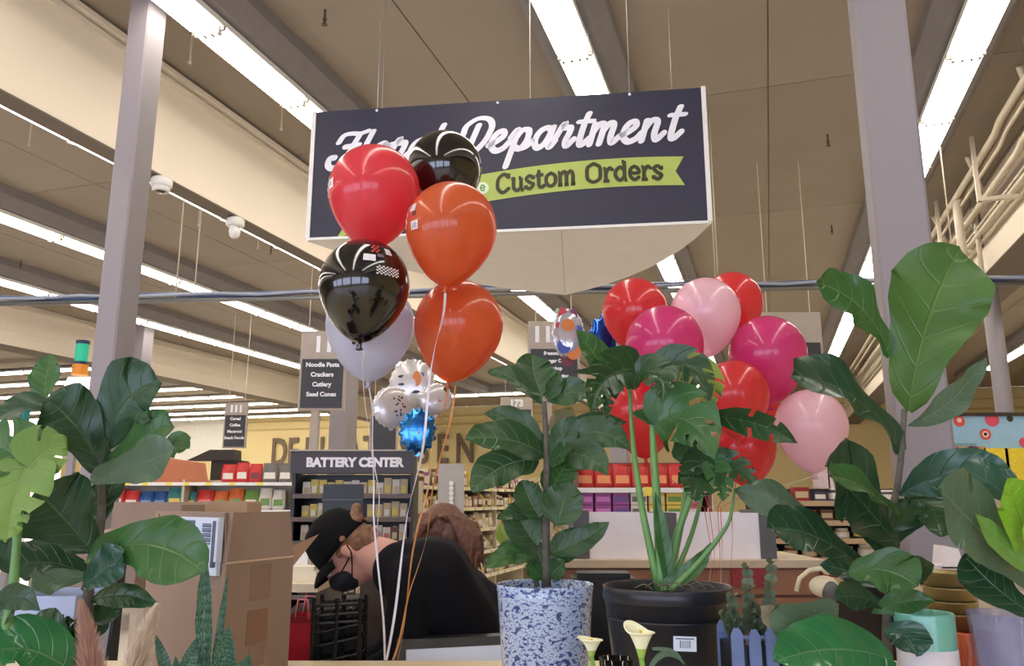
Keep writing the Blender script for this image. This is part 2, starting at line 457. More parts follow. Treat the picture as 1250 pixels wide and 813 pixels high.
# blue painted conduit crossing the shop, with a steel rail below
pa, pb = P(-60, 372, 8.35), P(1330, 328, 7.45)
pb.z = pa.z
r = empty('overhead_rail', pa, 'long steel rail with blue cable bundle crossing the shop below the ceiling', 'rail')
d = (pb - pa)
MB().tube([pa, pb], .026, 10).build('steel_tube', M_grey, r, True)
MB().tube([pa + Z * .055 + d * (k / 24) + Z * (.012 * math.sin(k * 1.7)) for k in range(25)], .027, 8).build('blue_cable', mat('blue cable sheath', srgb(62, 82, 124), .35), r, True)
MB().tube([pa + Z * .05 + Vector((0, -.035, 0)) + d * (k / 24) + Z * (.014 * math.sin(k * 2.3 + 1)) for k in range(25)], .017, 8).build('grey_cable', mat('pale cable sheath', srgb(150, 156, 172), .4), r, True)
for px in (238, 262, 500, 905, 908, 1180):
    t = (px + 60) / 1390
    q = pa + d * t
    MB().tube([q, Vector((q.x, q.y, ZC))], .007, 6).build('hanger_rod', M_pipe, r, True)
    MB().tube([q + d * .002 - Z * .03, q + d * .002 + Z * .09], .012, 6).build('clamp', M_grey, r)

# pipes along the right girder
r = empty('pipe_rack', W(4, 2.5, 4.7), 'bundle of cream painted pipes running along the right girder', 'pipes')
for (v, z, rad) in ((2.38, 5.20, .036), (2.48, 5.22, .026), (2.56, 4.98, .04), (2.64, 4.86, .022), (2.62, 4.76, .03), (2.68, 4.70, .02), (2.42, 5.08, .018)):
    MB().tube([W(-2, v, z), W(8.4, v, z), W(8.7, v + .02, z - .02), W(26, v + .02, z - .02)], rad, 8).build('pipe', M_pipe, r, True)
for u in (5.2, 7.2, 9.2, 11.2, 13.2):
    MB().box((2.3, u - .03, 4.66), (2.9, u + .03, 4.70), M=SH).box((2.3, u - .02, 4.66), (2.34, u + .02, 5.4), M=SH).build('bracket', M_pipe, r)
    MB().tube([W(u + .3, 2.33, 5.3), W(u + .5, 2.45, 5.12), W(u + .9, 2.6, 5.0)], .03, 8).build('pipe_elbow', M_pipe, r, True)
q = P(1168, 250, 9.3)
MB().tube([q + Vector((.12, .2, .1)), q + Vector((.02, 0, .08)), q, q - Z * 1.3], .05, 10).build('drop_pipe', M_pipe, r, True)
q = P(1190, 262, 9.5)
MB().tube([q + Z * .5, q - Z * 1.3], .03, 10).build('drop_pipe', M_pipe, r, True)

# sprinklers, cameras, thin drops
def sprinkler(px, py, lab):
    q = atz(px, py, ZC)
    b = MB().tube([q, q - Z * .08], .010, 8).tube([q - Z * .08, q - Z * .11], [.018, .014], 8).tube([q - Z * .135, q - Z * .139], .026, 10)
    for s in (-1, 1): b.tube([q - Z * .105 + V * .013 * s, q - Z * .137], .003, 5)
    tag(b.build('sprinkler_head', mat('dull brass', srgb(96, 84, 66), .5, metal=.5), origin=q), lab, 'sprinkler')
sprinkler(397, 12, 'small brass sprinkler head on the ceiling above the sign')
sprinkler(1010, 164, 'small brass sprinkler head on the ceiling left of the right column')
sprinkler(331, 300, 'small dark sprinkler head between the girder and the blue rail')
sprinkler(26, 318, 'small dark sprinkler head between two light rows at far left')
sprinkler(1015, 275, 'small dark sprinkler head above the rail beside the right column')
for (px, py, lab) in ((235, 42, 'short white rod under the left light row, nearer one'), (345, 128, 'short white rod under the left light row, farther one'),
                      (39, 148, 'short white rod left of the left column'), (244, 252, 'short white rod just right of the dome camera'), (316, 282, 'short white rod right of the speaker lamp')):
    q = atz(px, py, ZC)
    tag(MB().tube([q, q - Z * .26], .009, 6).tube([q - Z * .26, q - Z * .28], .016, 6).build('ceiling_rod', M_pipe, origin=q), lab, 'rod')
def dome(px, py, Y, lab, kind):
    q = atz(px, py, 4.385); r = empty('security_camera' if kind else 'emergency_light', q, lab, 'camera' if kind else 'lamp')
    MB().lathe([(0.001, .07), (.085, .07), (.095, .055), (.095, .0), (.08, -.015), (.001, -.015)], 20, M=Matrix.Translation(q)).build('housing', M_white, r, True)
    if kind:
        MB().ell(q - Z * .015, (.06, .06, .055), n=10).build('dome', mat('smoked dome', srgb(30, 28, 28), .1, coat=1), r, True)
        MB().lathe([(.075, -.01), (.078, -.045), (.06, -.06), (.058, -.03)], 20, M=Matrix.Translation(q)).build('trim_ring', M_white, r, True)
    else:
        MB().lathe([(.05, -.015), (.06, -.07), (.05, -.12), (.03, -.14), (.001, -.145)], 14, M=Matrix.Translation(q)).build('lamp_head', M_white, r, True)
    MB().lathe([(.001, .07), (.06, .07), (.06, .083), (.001, .083)], 16, M=Matrix.Translation(q)).build('mount_plate', M_white, r)
dome(197, 227, 6.6, 'white dome security camera hanging under the left girder', True)
dome(287, 275, 8.2, 'white lamp unit hanging under the left girder, right of the dome camera', False)

# ------------------------------------------------------------ the floral sign
YL, YR = 5.15, 4.81
A = P(377, 292, YL); B = P(864, 270, YR)
zb = (A.z + B.z) / 2; A.z = B.z = zb
zt = (P(380, 137, YL).z + P(864, 107, YR).z) / 2
SW = (B - A).length; SHt = zt - zb
sx = (B - A).normalized(); sy = Z.cross(sx).normalized()      # sy points away from the camera
sign = empty('hanging_sign', A, 'large triangular hanging sign reading Floral Department, Custom Orders', 'sign')
apex = atz(690, 358, zb)
def sgn(s, z, off=0): return A + sx * s + Z * z - sy * off
# rim of the underside bulges slightly outward, as on the photograph
def side_pts(a, b, out):
    return [a.lerp(b, t) + out * (4 * t * (1 - t)) for t in [i / 8 for i in range(9)]]
mid = (A + B) / 2
def s_of(px): return (px - 377) / (864 - 377) * SW * (1 + .03 * (1 - (px - 377) / 487))
right = side_pts(B + sx * .02, apex, ((B - mid).normalized() + sy).normalized() * .20)
left = side_pts(apex, A - sx * .02, ((A - mid).normalized() + sy).normalized() * .20)
tri = right + left[1:]
front = MB().prism([A + sy * .0, B + sy * .0, B + sy * .03, A + sy * .03], Z * SHt)
front.build('front_face', M_navy, sign)
MB().prism([q - Z * .015 for q in tri][::-1], Z * .02).build('underside_board', M_signwhite, sign)
sk = MB()
for i in range(len(tri) - 1):
    a, b = tri[i], tri[i + 1]
    if (a - b).length > .01: sk.add([a, b, b + Z * SHt, a + Z * SHt], [(0, 1, 2, 3)])
sk.build('side_faces', M_signwhite, sign)
MB().prism([A - sx * .022 - sy * .008, A + sx * .006 - sy * .008, A + sx * .006 + sy * .03, A - sx * .022 + sy * .03], Z * (SHt + .004)).build('edge_strip', M_white, sign)
MB().prism([B + sx * .0 - sy * .012, B + sx * .028 - sy * .012, B + sx * .028 + sy * .03, B + sy * .03], Z * (SHt + .004)).build('edge_strip', M_white, sign)
MB().prism([sgn(0, -.015, .014), sgn(SW, -.015, .014), sgn(SW, -.015, .0), sgn(0, -.015, 0)], Z * .018).build('lower_lip', M_white, sign)
sd = A + sx * s_of(689)
MB().prism([sd - sx * .002 - Z * .017, sd + sx * .002 - Z * .017, apex + sx * .002 - Z * .017, apex - sx * .002 - Z * .017], Z * .003).build('board_seam', mat('seam line grey', srgb(190, 184, 172), .6), sign)  # thin grey strip marks the joint between the two board halves
# script lettering
GL = {
 'F': (1.12, [[(-.12, 1.25), (-.02, 1.75), (.35, 1.85), (.75, 1.8), (1.12, 1.95)], [(.78, 1.8), (.66, .9), (.42, .15), (.05, -.12), (-.25, .05), (-.28, .38), (-.05, .42)], [(.3, .95), (.95, 1.02)]]),
 'D': (1.32, [[(.52, 1.5), (.42, .1)], [(-.05, .95), (-.05, 1.5), (.35, 1.95), (.9, 1.85), (1.2, 1.3), (1.12, .6), (.75, .05), (.3, -.02), (.05, .12)]]),
 'e': (.93, [[(.02, .3), (.35, .48), (.62, .75), (.45, 1.0), (.18, .75), (.14, .3), (.42, 0), (.75, .1), (.95, .38)]]),
 'p': (1.1, [[(.05, .6), (.28, 1.02), (.28, .5), (.22, -.8)], [(.28, .55), (.5, .95), (.8, .9), (.85, .45), (.65, .04), (.38, .1)], [(.65, .04), (.9, .12), (1.1, .35)]]),
 'a': (1.05, [[(.8, .75), (.55, 1), (.22, .75), (.14, .3), (.36, 0), (.65, .25), (.82, .95)], [(.82, 1.0), (.78, .3), (.9, 0), (1.08, .3)]]),
 'r': (.85, [[(-.02, .3), (.25, 1.2), (.3, .92), (.58, .9), (.6, .65), (.52, .25), (.64, 0), (.88, .3)]]),
 't': (.72, [[(.35, 1.75), (.32, .3), (.46, 0), (.75, .3)], [(.05, 1.2), (.68, 1.2)]]),
 'm': (1.42, [[(.12, .98), (.12, 0)], [(.12, .55), (.35, 1), (.55, .85), (.56, 0)], [(.56, .55), (.8, 1), (1.0, .85), (1.0, .3), (1.14, 0), (1.4, .3)]]),
 'n': (1.06, [[(.12, .98), (.12, 0)], [(.12, .55), (.38, 1), (.62, .85), (.62, .3), (.78, 0), (1.04, .3)]]),
 'o': (.98, [[(.5, 1), (.16, .72), (.14, .28), (.45, 0), (.78, .3), (.78, .7), (.5, 1), (.72, .82), (1.0, .85)]]),
 'l': (.58, [[(.26, 1.9), (.2, .3), (.34, 0), (.6, .3)]]),
}
def script(word, px0, px1, zbase, slope, name):
    tot = sum(GL[c][0] for c in word); k = (s_of(px1) - s_of(px0)) / tot; x = 0; s0 = s_of(px0)
    for c in word:
        mb = MB(); adv, sts = GL[c]
        f = lambda a, b, x=x: sgn(s0 + k * (x + a + .30 * b), zbase + slope * k * (x + a) + k * (b if b < 1 else 1 + (b - 1) * .72), .005)
        for st in sts: stroke(mb, st, .30, f)
        mb.build('letter', M_letter, sign)
        x += adv
k_ = SHt
script('Floral', 403, 537, .555 * k_, .03, 'F')
script('Department', 562, 834, .60 * k_, .015, 'D')
# ribbon
def rib_c(s):                                       # height of the ribbon's centre line along the sign
    t = s / SW; return SHt * (.41 - .55 * (t - .80) ** 2 - .02)
sA, sB = s_of(412), s_of(839)
rb = MB(); n = 40; vs = []
for i in range(n + 1):
    s = sA + (sB - sA) * i / n; c = rib_c(s)
    vs += [sgn(s, c - .098, .004), sgn(s, c, .004), sgn(s, c + .098, .004)]
vs[1] = sgn(sA + .06, rib_c(sA), .004); vs[-2] = sgn(sB - .055, rib_c(sB), .004)
rb.add(vs, [(3*i, 3*i+3, 3*i+4, 3*i+1) for i in range(n)] + [(3*i+1, 3*i+4, 3*i+5, 3*i+2) for i in range(n)])
rb.build('ribbon_print', M_lime, sign)
SB = {
 'C': (1.05, [[(.85, 1.15), (.55, 1.4), (.15, 1.1), (.1, .4), (.45, 0), (.88, .25)], [(.87, 1.42), (.87, 1.0)]]),
 'O': (1.2, [[(.55, 1.4), (.15, 1.15), (.08, .7), (.15, .22), (.55, 0), (.95, .22), (1.02, .7), (.95, 1.15), (.55, 1.4)]]),
 'u': (1.0, [[(.2, .95), (.2, .25), (.45, 0), (.72, .2)], [(.72, .95), (.72, 0)], [(.02, .95), (.2, .95)], [(.55, .95), (.72, .95)], [(.72, .0), (.92, .0)]]),
 's': (.75, [[(.58, .8), (.35, 1.0), (.1, .8), (.3, .52), (.6, .3), (.35, 0), (.08, .15)], [(.6, 1.0), (.6, .72)], [(.06, .3), (.06, 0)]]),
 't': (.7, [[(.25, 1.25), (.25, .2), (.45, 0), (.62, .12)], [(.02, .95), (.58, .95)]]),
 'o': (.88, [[(.4, 1), (.1, .75), (.1, .25), (.4, 0), (.7, .25), (.7, .75), (.4, 1)]]),
 'm': (1.45, [[(.18, 1), (.18, 0)], [(.18, .7), (.45, 1), (.62, .75), (.62, 0)], [(.62, .7), (.9, 1), (1.08, .75), (1.08, 0)], [(.02, .96), (.18, .96)], [(.02, 0), (.34, 0)], [(.48, 0), (.78, 0)], [(.94, 0), (1.26, 0)]]),
 'r': (.8, [[(.2, 1), (.2, 0)], [(.2, .6), (.45, .98), (.65, .85)], [(.02, .96), (.2, .96)], [(.02, 0), (.45, 0)]]),
 'd': (1.0, [[(.7, 1.45), (.7, 0)], [(.7, .75), (.4, 1), (.1, .7), (.1, .3), (.4, 0), (.7, .3)], [(.52, 1.42), (.7, 1.42)], [(.7, 0), (.88, 0)]]),
 'e': (.85, [[(.1, .52), (.68, .52), (.62, .85), (.38, 1), (.12, .78), (.1, .3), (.4, 0), (.68, .18)]]),
 ' ': (.55, []),
}
word = 'Custom Orders'; tot = sum(SB[c][0] for c in word); s0, s1 = s_of(610), s_of(814); k = (s1 - s0) / tot; x = 0
for c in word:
    mb = MB(); adv, sts = SB[c]
    for st in sts: stroke(mb, st, .27, lambda a, b, x=x: sgn(s0 + k * (x + a), rib_c(s0 + k * (x + a)) + k * (b - .62) * .98, .007), smooth=len(st) > 2, round_=len(st) > 2)
    if sts: mb.build('letter', M_olive, sign)
    x += adv
mb = MB(); s_e = s_of(593); c_e = rib_c(s_e)
mb.add([sgn(s_e + .042 * math.cos(a * math.pi / 10), c_e + .042 * math.sin(a * math.pi / 10), .006) for a in range(20)], [tuple(range(20))])
mb.build('round_badge', mat('pale badge', srgb(220, 232, 200), .5), sign)
mb = MB(); [stroke(mb, st, .25, lambda a, b: sgn(s_e + .04 * (a - .4), c_e + .04 * (b - .5), .008)) for st in SB['e'][1]]
mb.build('letter', mat('green print', srgb(110, 150, 90), .5), sign)
for px in (457, 611, 776):
    q = sgn(s_of(px), SHt - .02, .012)
    MB().tube([q, q + sy * .012], .009, 8).build('eyelet', M_letter, sign)
for (px, off, top) in ((457, 0, .03), (776, 0, .03), (443, .35, 0), (648, .2, 0), (722, .9, 0), (834, .35, 0)):
    q = sgn(s_of(px), SHt + (.0 if top else -.05), -off)
    MB().tube([q, Vector((q.x, q.y, ZC))], .0035, 5).build('suspension_wire', mat('steel wire', srgb(150, 146, 140), .4, metal=.5), sign)

# ------------------------------------------------------------ aisle markers
M_sg = mat('taupe sign frame', srgb(170, 158, 148), .6); M_sd = mat('charcoal sign panel', srgb(52, 52, 60), .5)
def aisle_sign(px0, px1, py0, py1, Y, split, num, lines, lab, pole=True, nx=.5, hang=True):
    a = P(px0, py1, Y); b = P(px1, py0, Y); wd = b.x - a.x; ht = b.z - a.z
    r = empty('aisle_sign', a, lab, 'sign', None)
    M = Matrix.Translation(a)
    MB().box((0, 0, 0), (wd, .06, ht), M=M).build('board', M_sg, r)
    zs = ht * (1 - split)
    MB().box((.03, -.012, .03), (wd - .03, 0, zs), M=M).build('panel', M_sd, r)
    RX = Matrix.Rotation(math.pi / 2, 4, 'X')
    if num: text_mesh(num, (ht - zs) * .75, 'number', M_letter, r, M @ Matrix.Translation((wd * nx, -.006, zs + (ht - zs) * .5)) @ RX, .012)
    n = len(lines)
    for i, t in enumerate(lines):
        text_mesh(t, zs / max(5.2, n) * .62, 'lettering', M_letter, r, M @ Matrix.Translation((wd / 2, -.016, zs - zs / max(5.2, n) * (i + .6))) @ RX, .003)
    if pole: MB().box((wd * .28, .01, -2.2), (wd * .45, .12, 0), M=M).build('post', M_sg, r)
    if hang:
        for t in (.15, .85): MB().tube([a + Vector((wd * t, .03, ht)), Vector((a.x + wd * t, a.y + .03, ZC))], .006, 5).build('hanger_wire', M_pipe, r)
aisle_sign(363, 424, 404, 501, 10, .36, '110', ['Noodle Pasta', 'Crackers', 'Cutlery', 'Seed Cones'], 'taupe aisle sign 110 with charcoal panel of four lines, left of the white balloon', nx=.62)
aisle_sign(271, 303, 492, 547, 16, .27, '111', ['Cereal', 'Coffee', 'Macaroni', 'Snack Foods'], 'small distant aisle sign 111 between the left column and aisle sign 110', pole=False)
aisle_sign(645, 707, 392, 474, 9.5, .42, '11', ['Seasonings', 'Vinegar Oils', 'Ketchup', 'Salad Dressing', 'Mustard'], 'aisle sign behind the colourful foil balloon, top half taupe', nx=.28)
aisle_sign(611, 650, 485, 515, 18, .5, '173', ['Dairy'], 'small distant aisle sign 173 in front of the yellow wall')
aisle_sign(930, 1001, 381, 448, 9, .56, '', ['Party', 'Cards'], 'taupe and charcoal aisle sign behind the magenta balloons at right', pole=False)
aisle_sign(450, 486, 506, 552, 14, .04, '', [], 'dark blank aisle panel behind the white foil balloon')

# letters on the back wall
wl = empty('wall_lettering', W(U1 - .1, -21, 3.4), 'large brown letters DELICATESSEN on the yellow back wall', 'lettering')
M_del = mat('brown wall letters', srgb(110, 92, 76), .6)
vx = -21.9
for ch in 'DELICATESSEN':
    M = frame(W(U1 - .08, vx, 3.66), V, Z, -U)
    text_mesh(ch, 1.75, 'letter', M_del, wl, M @ Matrix.Diagonal((.66, 1, 1, 1)), .035, .03, 'LEFT')
    vx += .46 if ch == 'I' else (.88 if ch != 'L' else .76)

# ------------------------------------------------------------ checkout lane beacons, far left
q = P(97, 458, 7.6)
r = empty('lane_beacon', q, 'checkout lane beacon with green lens over an orange band, beside the left column', 'beacon')
MB().lathe([(.001, 0), (.072, 0), (.072, .10), (.001, .10)], 20, M=Matrix.Translation(q)).build('orange_band', mat('orange plastic', srgb(226, 140, 40), .4), r)
MB().lathe([(.001, .10), (.062, .10), (.062, .13), (.001, .13)], 20, M=Matrix.Translation(q)).build('dark_collar', mat('navy collar', srgb(28, 52, 84), .4), r)
MB().lathe([(.058, .13), (.06, .15), (.058, .17), (.06, .19), (.058, .21), (.06, .23), (.058, .25), (.06, .27), (.058, .3)], 20, M=Matrix.Translation(q)).build('green_lens', mat('lit green lens', (.01, .27, .16), emit=1.0), r, True)
MB().lathe([(.001, .335), (.062, .335), (.062, .30), (.001, .30)], 20, M=Matrix.Translation(q)).build('top_cap', mat('navy collar', (0, 0, 0)), r)
a = P(62, 512, 7.6); b_ = P(118, 460, 7.6)
hb = MB().prism([a, Vector((b_.x, 7.6, a.z)), b_, Vector((P(83, 460, 7.6)))], Vector((0, .14, 0)))
hb.build('glowing_ad_panel', mat('glowing white panel', (1.0, .93, .82), emit=1.1), r)  # white ad panel, no lamp; its brightness is added as emission
sw = MB(); pts = [P(62, 497, 7.59), P(75, 486, 7.59), P(90, 476, 7.59), P(103, 473, 7.59)]; sw.tube(pts, [.008, .022, .03, .02], 6); sw.build('swoosh_print', mat('slate print', srgb(90, 88, 92), .5), r)
MB().box((-.03, -.03, 0), (.03, .03, a.z), M=Matrix.Translation((a.x + .2, 7.67, 0))).build('post', M_col, r)
q = P(29, 516, 8.6)
r = empty('lane_beacon', q, 'small teal topped checkout beacon behind the drooping left leaf', 'beacon')
MB().lathe([(.001, 0), (.05, 0), (.05, .17), (.001, .17)], 16, M=Matrix.Translation(q)).build('teal_lens', mat('teal lens', srgb(30, 110, 110), .3), r)
MB().box((-.03, -.03, -q.z), (.03, .03, 0), M=Matrix.Translation(q)).build('post', M_col, r)
for i, (x0, x1, lab) in enumerate(((-30, 22, 'glowing white panel for a bright window at the left frame edge'), (26, 50, 'narrow glowing white panel for a bright window behind the yellow-green leaf'), (50, 74, 'glowing white panel for a bright window left of the column foot'))):  # added glowing panels that stand for an overexposed window
    a = P(x0, 575, 9); b_ = P(x1 - 2, 513, 9)
    tag(MB().box((a.x, 9, a.z), (b_.x, 9.15, b_.z)).box((a.x + .1, 9.05, 0), (a.x + .16, 9.11, a.z)).build('window_glow_panel', mat('glowing white panel', (1, 1, 1)), origin=(a.x, 9, 0)), lab, 'glowing panel')

# ------------------------------------------------------------ balloons
def bal_prof(R, n=26):
    pr = []
    for i in range(n + 1):
        ph = math.pi / 2 - math.pi * i / n; s_, c_ = math.sin(ph), max(0.0, math.cos(ph))
        if s_ >= 0: pr.append((R * max(c_, .0004), R * s_ * 1.03))
        else: pr.append((R * max(c_ ** 1.12 * (1 - .05 * s_ * s_), .035), R * s_ * (1.12 + .2 * s_ * s_)))
    return pr
KNOTS = {}
def balloon(key, px, py, wpx, Y, m, lab, group, tilt=(0, 0), opq=0):
    c = P(px, py, Y); R = PX(wpx, Y) / 2
    M = Matrix.Translation(c) @ Matrix.Rotation(tilt[0], 4, 'Y') @ Matrix.Rotation(tilt[1], 4, 'X')
    r = empty('balloon', c, lab, 'balloon', group)
    MB().lathe(bal_prof(R), 40, M=M).build('latex_skin', m, r, True)
    kz = -R * 1.32
    MB().lathe([(.035 * R, kz + .01), (.006, kz - .002), (.0075, kz - .006), (.005, kz - .009), (.013, kz - .02), (.011, kz - .021), (.003, kz - .012)], 12, M=M).build('knot', m, r, True)
    KNOTS[key] = (M @ Vector((0, 0, kz - .008)), r, M, R)
    return r
def patch(key, u0, u1, v0, v1, m, nx=1, ny=1, checker=False, name='printed_patch', lab=None):
    """print on the balloon's skin: u = angle round the axis (0 faces the camera), v = height in radii"""
    _, r, M, R = KNOTS[key]; mb = MB()
    pr = bal_prof(R, 60)
    def rad(z):
        for i in range(len(pr) - 1):
            if pr[i][1] >= z >= pr[i+1][1]:
                t = (pr[i][1] - z) / max(1e-6, pr[i][1] - pr[i+1][1]); return pr[i][0] + (pr[i+1][0] - pr[i][0]) * t
        return 0
    def pt(a, b):
        z = b * R; q = rad(z) + .0012; return M @ Vector((q * math.sin(a), -q * math.cos(a), z))
    for i in range(nx):
        for j in range(ny):
            if checker and (i + j) % 2: continue
            sub = 1 if nx > 3 else 3
            for ii in range(sub):
                for jj in range(sub):
                    a0 = u0 + (u1 - u0) * (i + ii / sub) / nx; a1 = u0 + (u1 - u0) * (i + (ii + 1) / sub) / nx
                    b0 = v0 + (v1 - v0) * (j + jj / sub) / ny; b1 = v0 + (v1 - v0) * (j + (jj + 1) / sub) / ny
                    mb.add([pt(a0, b0), pt(a1, b0), pt(a1, b1), pt(a0, b1)], [(0, 1, 2, 3)])
    o = mb.build(name, m, r, True)
    if lab: o['label'] = lab
L_red = latex_mat('cherry red latex', srgb(238, 84, 98), .35)
L_or = latex_mat('orange latex', srgb(228, 122, 72), .45, srgb(255, 150, 70))
L_bk = latex_mat('black latex', srgb(12, 12, 14), 0)
L_wh = latex_mat('pearl white latex', srgb(220, 224, 242), .15)
L_rd2 = latex_mat('coral red latex', srgb(236, 74, 78), .3)
L_mg = latex_mat('magenta latex', srgb(230, 78, 150), .32)
L_pk = latex_mat('pale pink latex', srgb(250, 214, 226), .2)
G1 = 'latex balloons of the left bunch'; G2 = 'latex balloons of the right bunch'
balloon('bk1', 543, 206, 98, 2.66, L_bk, 'glossy black balloon at the top of the left bunch, in front of the sign lettering', G1)
balloon('red', 457, 234, 120, 2.50, L_red, 'bright red balloon at the upper left of the left bunch', G1, (.05, 0))
balloon('or1', 551, 279, 119, 2.36, L_or, 'orange balloon in the middle of the left bunch, its knot showing', G1, (.08, 0))
balloon('bk2', 445, 348, 116, 2.38, L_bk, 'glossy black balloon with checkered print at the lower left of the left bunch', G1, (.04, 0))
balloon('wh', 452, 396, 112, 2.66, L_wh, 'pearl white balloon behind the lower black balloon', G1)
balloon('or2', 560, 397, 113, 2.62, L_or, 'orange balloon at the bottom of the left bunch, streak of light through it', G1, (.16, 0))
M_pw = mat('white print', srgb(225, 220, 222), .35); M_pg = mat('slate print2', srgb(110, 90, 110), .4); M_pr = mat('red print', srgb(200, 60, 60), .4); M_pb = mat('dark print', srgb(40, 30, 34), .4)
patch('bk2', .42, .98, .02, .22, M_pw, 12, 6, True, 'checker_print', 'white checkered print')
patch('bk2', .12, .40, .30, .46, M_pw, 1, 1); patch('bk2', .68, .86, .52, .68, M_pw); patch('bk2', .30, .52, .52, .72, M_pr, 4, 4, True)
patch('bk2', .44, .60, .42, .50, M_pg); patch('wh', -.28, -.18, -.62, -.36, M_pb); patch('wh', -.16, -.08, -.72, -.62, M_pb)
patch('red', -1.12, -.86, -.18, .04, M_pw); patch('red', -1.04, -.94, -.12, -.02, M_pg, 4, 4, True); patch('red', -1.3, -1.15, -.3, .3, M_pw, 2, 8, True)
patch('or1', -1.05, -.84, .12, .3, M_pw); patch('or1', -.98, -.8, -.06, .1, M_pr); patch('or1', -.9, -.78, 0, .1, M_pb); patch('or1', -.94, -.7, -.3, -.12, M_pw); patch('or1', -.9, -.74, -.27, -.15, M_pg, 5, 4, True)
patch('or1', -1.3, -1.15, -.2, .3, M_pw, 2, 6, True)

for a in (('A', 775, 380, 83, 3.15, L_rd2, 'coral red balloon at the upper left of the right bunch'), ('B', 811, 421, 98, 2.80, L_mg, 'magenta balloon at the left front of the right bunch'),
          ('C', 861, 382, 88, 3.0, L_pk, 'pale pink balloon at the top middle of the right bunch'), ('D', 894, 369, 76, 3.25, L_rd2, 'red balloon at the top right, behind the pale pink one'),
          ('E', 937, 433, 96, 2.98, L_mg, 'magenta balloon at the right of the right bunch'), ('F', 897, 482, 84, 2.78, L_rd2, 'red balloon at the front centre of the right bunch'),
          ('G', 783, 500, 92, 3.05, L_rd2, 'red balloon hanging low behind the monstera leaves'), ('H', 990, 520, 88, 2.9, L_pk, 'pale pink balloon at the lower right of the right bunch'),
          ('I', 909, 545, 76, 3.2, L_rd2, 'lowest red balloon of the right bunch, below the front centre one'), ('J', 925, 505, 60, 3.35, L_rd2, 'mostly hidden red balloon between the magenta and lower pink ones')):
    balloon(*a, G2, (random.uniform(-.06, .06), 0))

def ribbon(pts, wd, m, name, lab, group, curl=0):
    b = MB(); pts = [Vector(q) for q in pts]; n = 30; vs = []
    seg = len(pts) - 1
    for i in range(n + 1):
        t = i / n * seg; k = min(int(t), seg - 1); q = pts[k].lerp(pts[k+1], t - k)
        a = curl * i / n; d = Vector((math.cos(a), math.sin(a), 0)) * wd / 2
        q = q + Vector((.006 * math.sin(i * .5), 0, 0)) * (1 if curl else .2)
        vs += [q - d, q + d]
    b.add(vs, [(2*i, 2*i+1, 2*i+3, 2*i+2) for i in range(n)])
    o = b.build(name, m, origin=pts[0]); tag(o, lab, 'ribbon', group)
    sm = o.modifiers.new('thickness', 'SOLIDIFY'); sm.thickness = .0006
M_rw = mat('white curling ribbon', srgb(226, 222, 232), .25); M_rg = mat('gold curling ribbon', srgb(196, 140, 84), .3); M_rr = mat('red curling ribbon', srgb(190, 60, 66), .3)
gw = 'ribbons of the left bunch'
wt = P(478, 830, 2.42)
ribbon([KNOTS['bk2'][0], P(444, 440, 2.4), P(452, 560, 2.42), P(460, 650, 2.42), P(468, 806, 2.42)], .0055, M_rw, 'balloon_ribbon', 'white ribbon falling from the lower black balloon, leftmost of the ribbons', gw, 4)
ribbon([KNOTS['or1'][0], P(533, 420, 2.4), P(515, 540, 2.42), P(498, 640, 2.42), P(470, 806, 2.42)], .0075, M_rw, 'balloon_ribbon', 'broad white ribbon slanting down in front of the dark shirt', gw, 7)
ribbon([KNOTS['or2'][0], P(530, 540, 2.5), P(512, 640, 2.45), P(484, 806, 2.45)], .006, M_rg, 'balloon_ribbon', 'gold ribbon from the lower orange balloon, left of the two gold ones', gw, 5)
ribbon([P(556, 470, 2.62), P(530, 600, 2.5), P(509, 700, 2.45), P(478, 806, 2.45)], .007, M_rg, 'balloon_ribbon', 'gold ribbon running furthest right in front of the dark shirt', gw, 3)
ribbon([KNOTS['wh'][0], P(458, 560, 2.5), P(462, 640, 2.45), P(469, 806, 2.44)], .004, M_rw, 'balloon_ribbon', 'thin white ribbon from the white balloon beside the leftmost ribbon', gw, 2)
for i, (k_, x, m_) in enumerate((('F', 896, M_rr), ('I', 882, M_rr), ('E', 878, M_rr), ('H', 866, M_rw), ('B', 868, M_rr), ('G', 862, M_rr), ('C', 872, M_rw))):
    k = KNOTS[k_][0]
    lb = 'thin %s ribbon below the %s' % ('red' if m_ is M_rr else 'white', KNOTS[k_][1]['label'].replace(' of the right bunch', ''))
    ribbon([k, P(x, 620, 2.75), P(x + (i - 3) * 3, 720, 2.6), P(x - 2, 745, 2.6)], .0035, m_, 'balloon_ribbon', lb[:110], 'ribbons of the right bunch', 2)

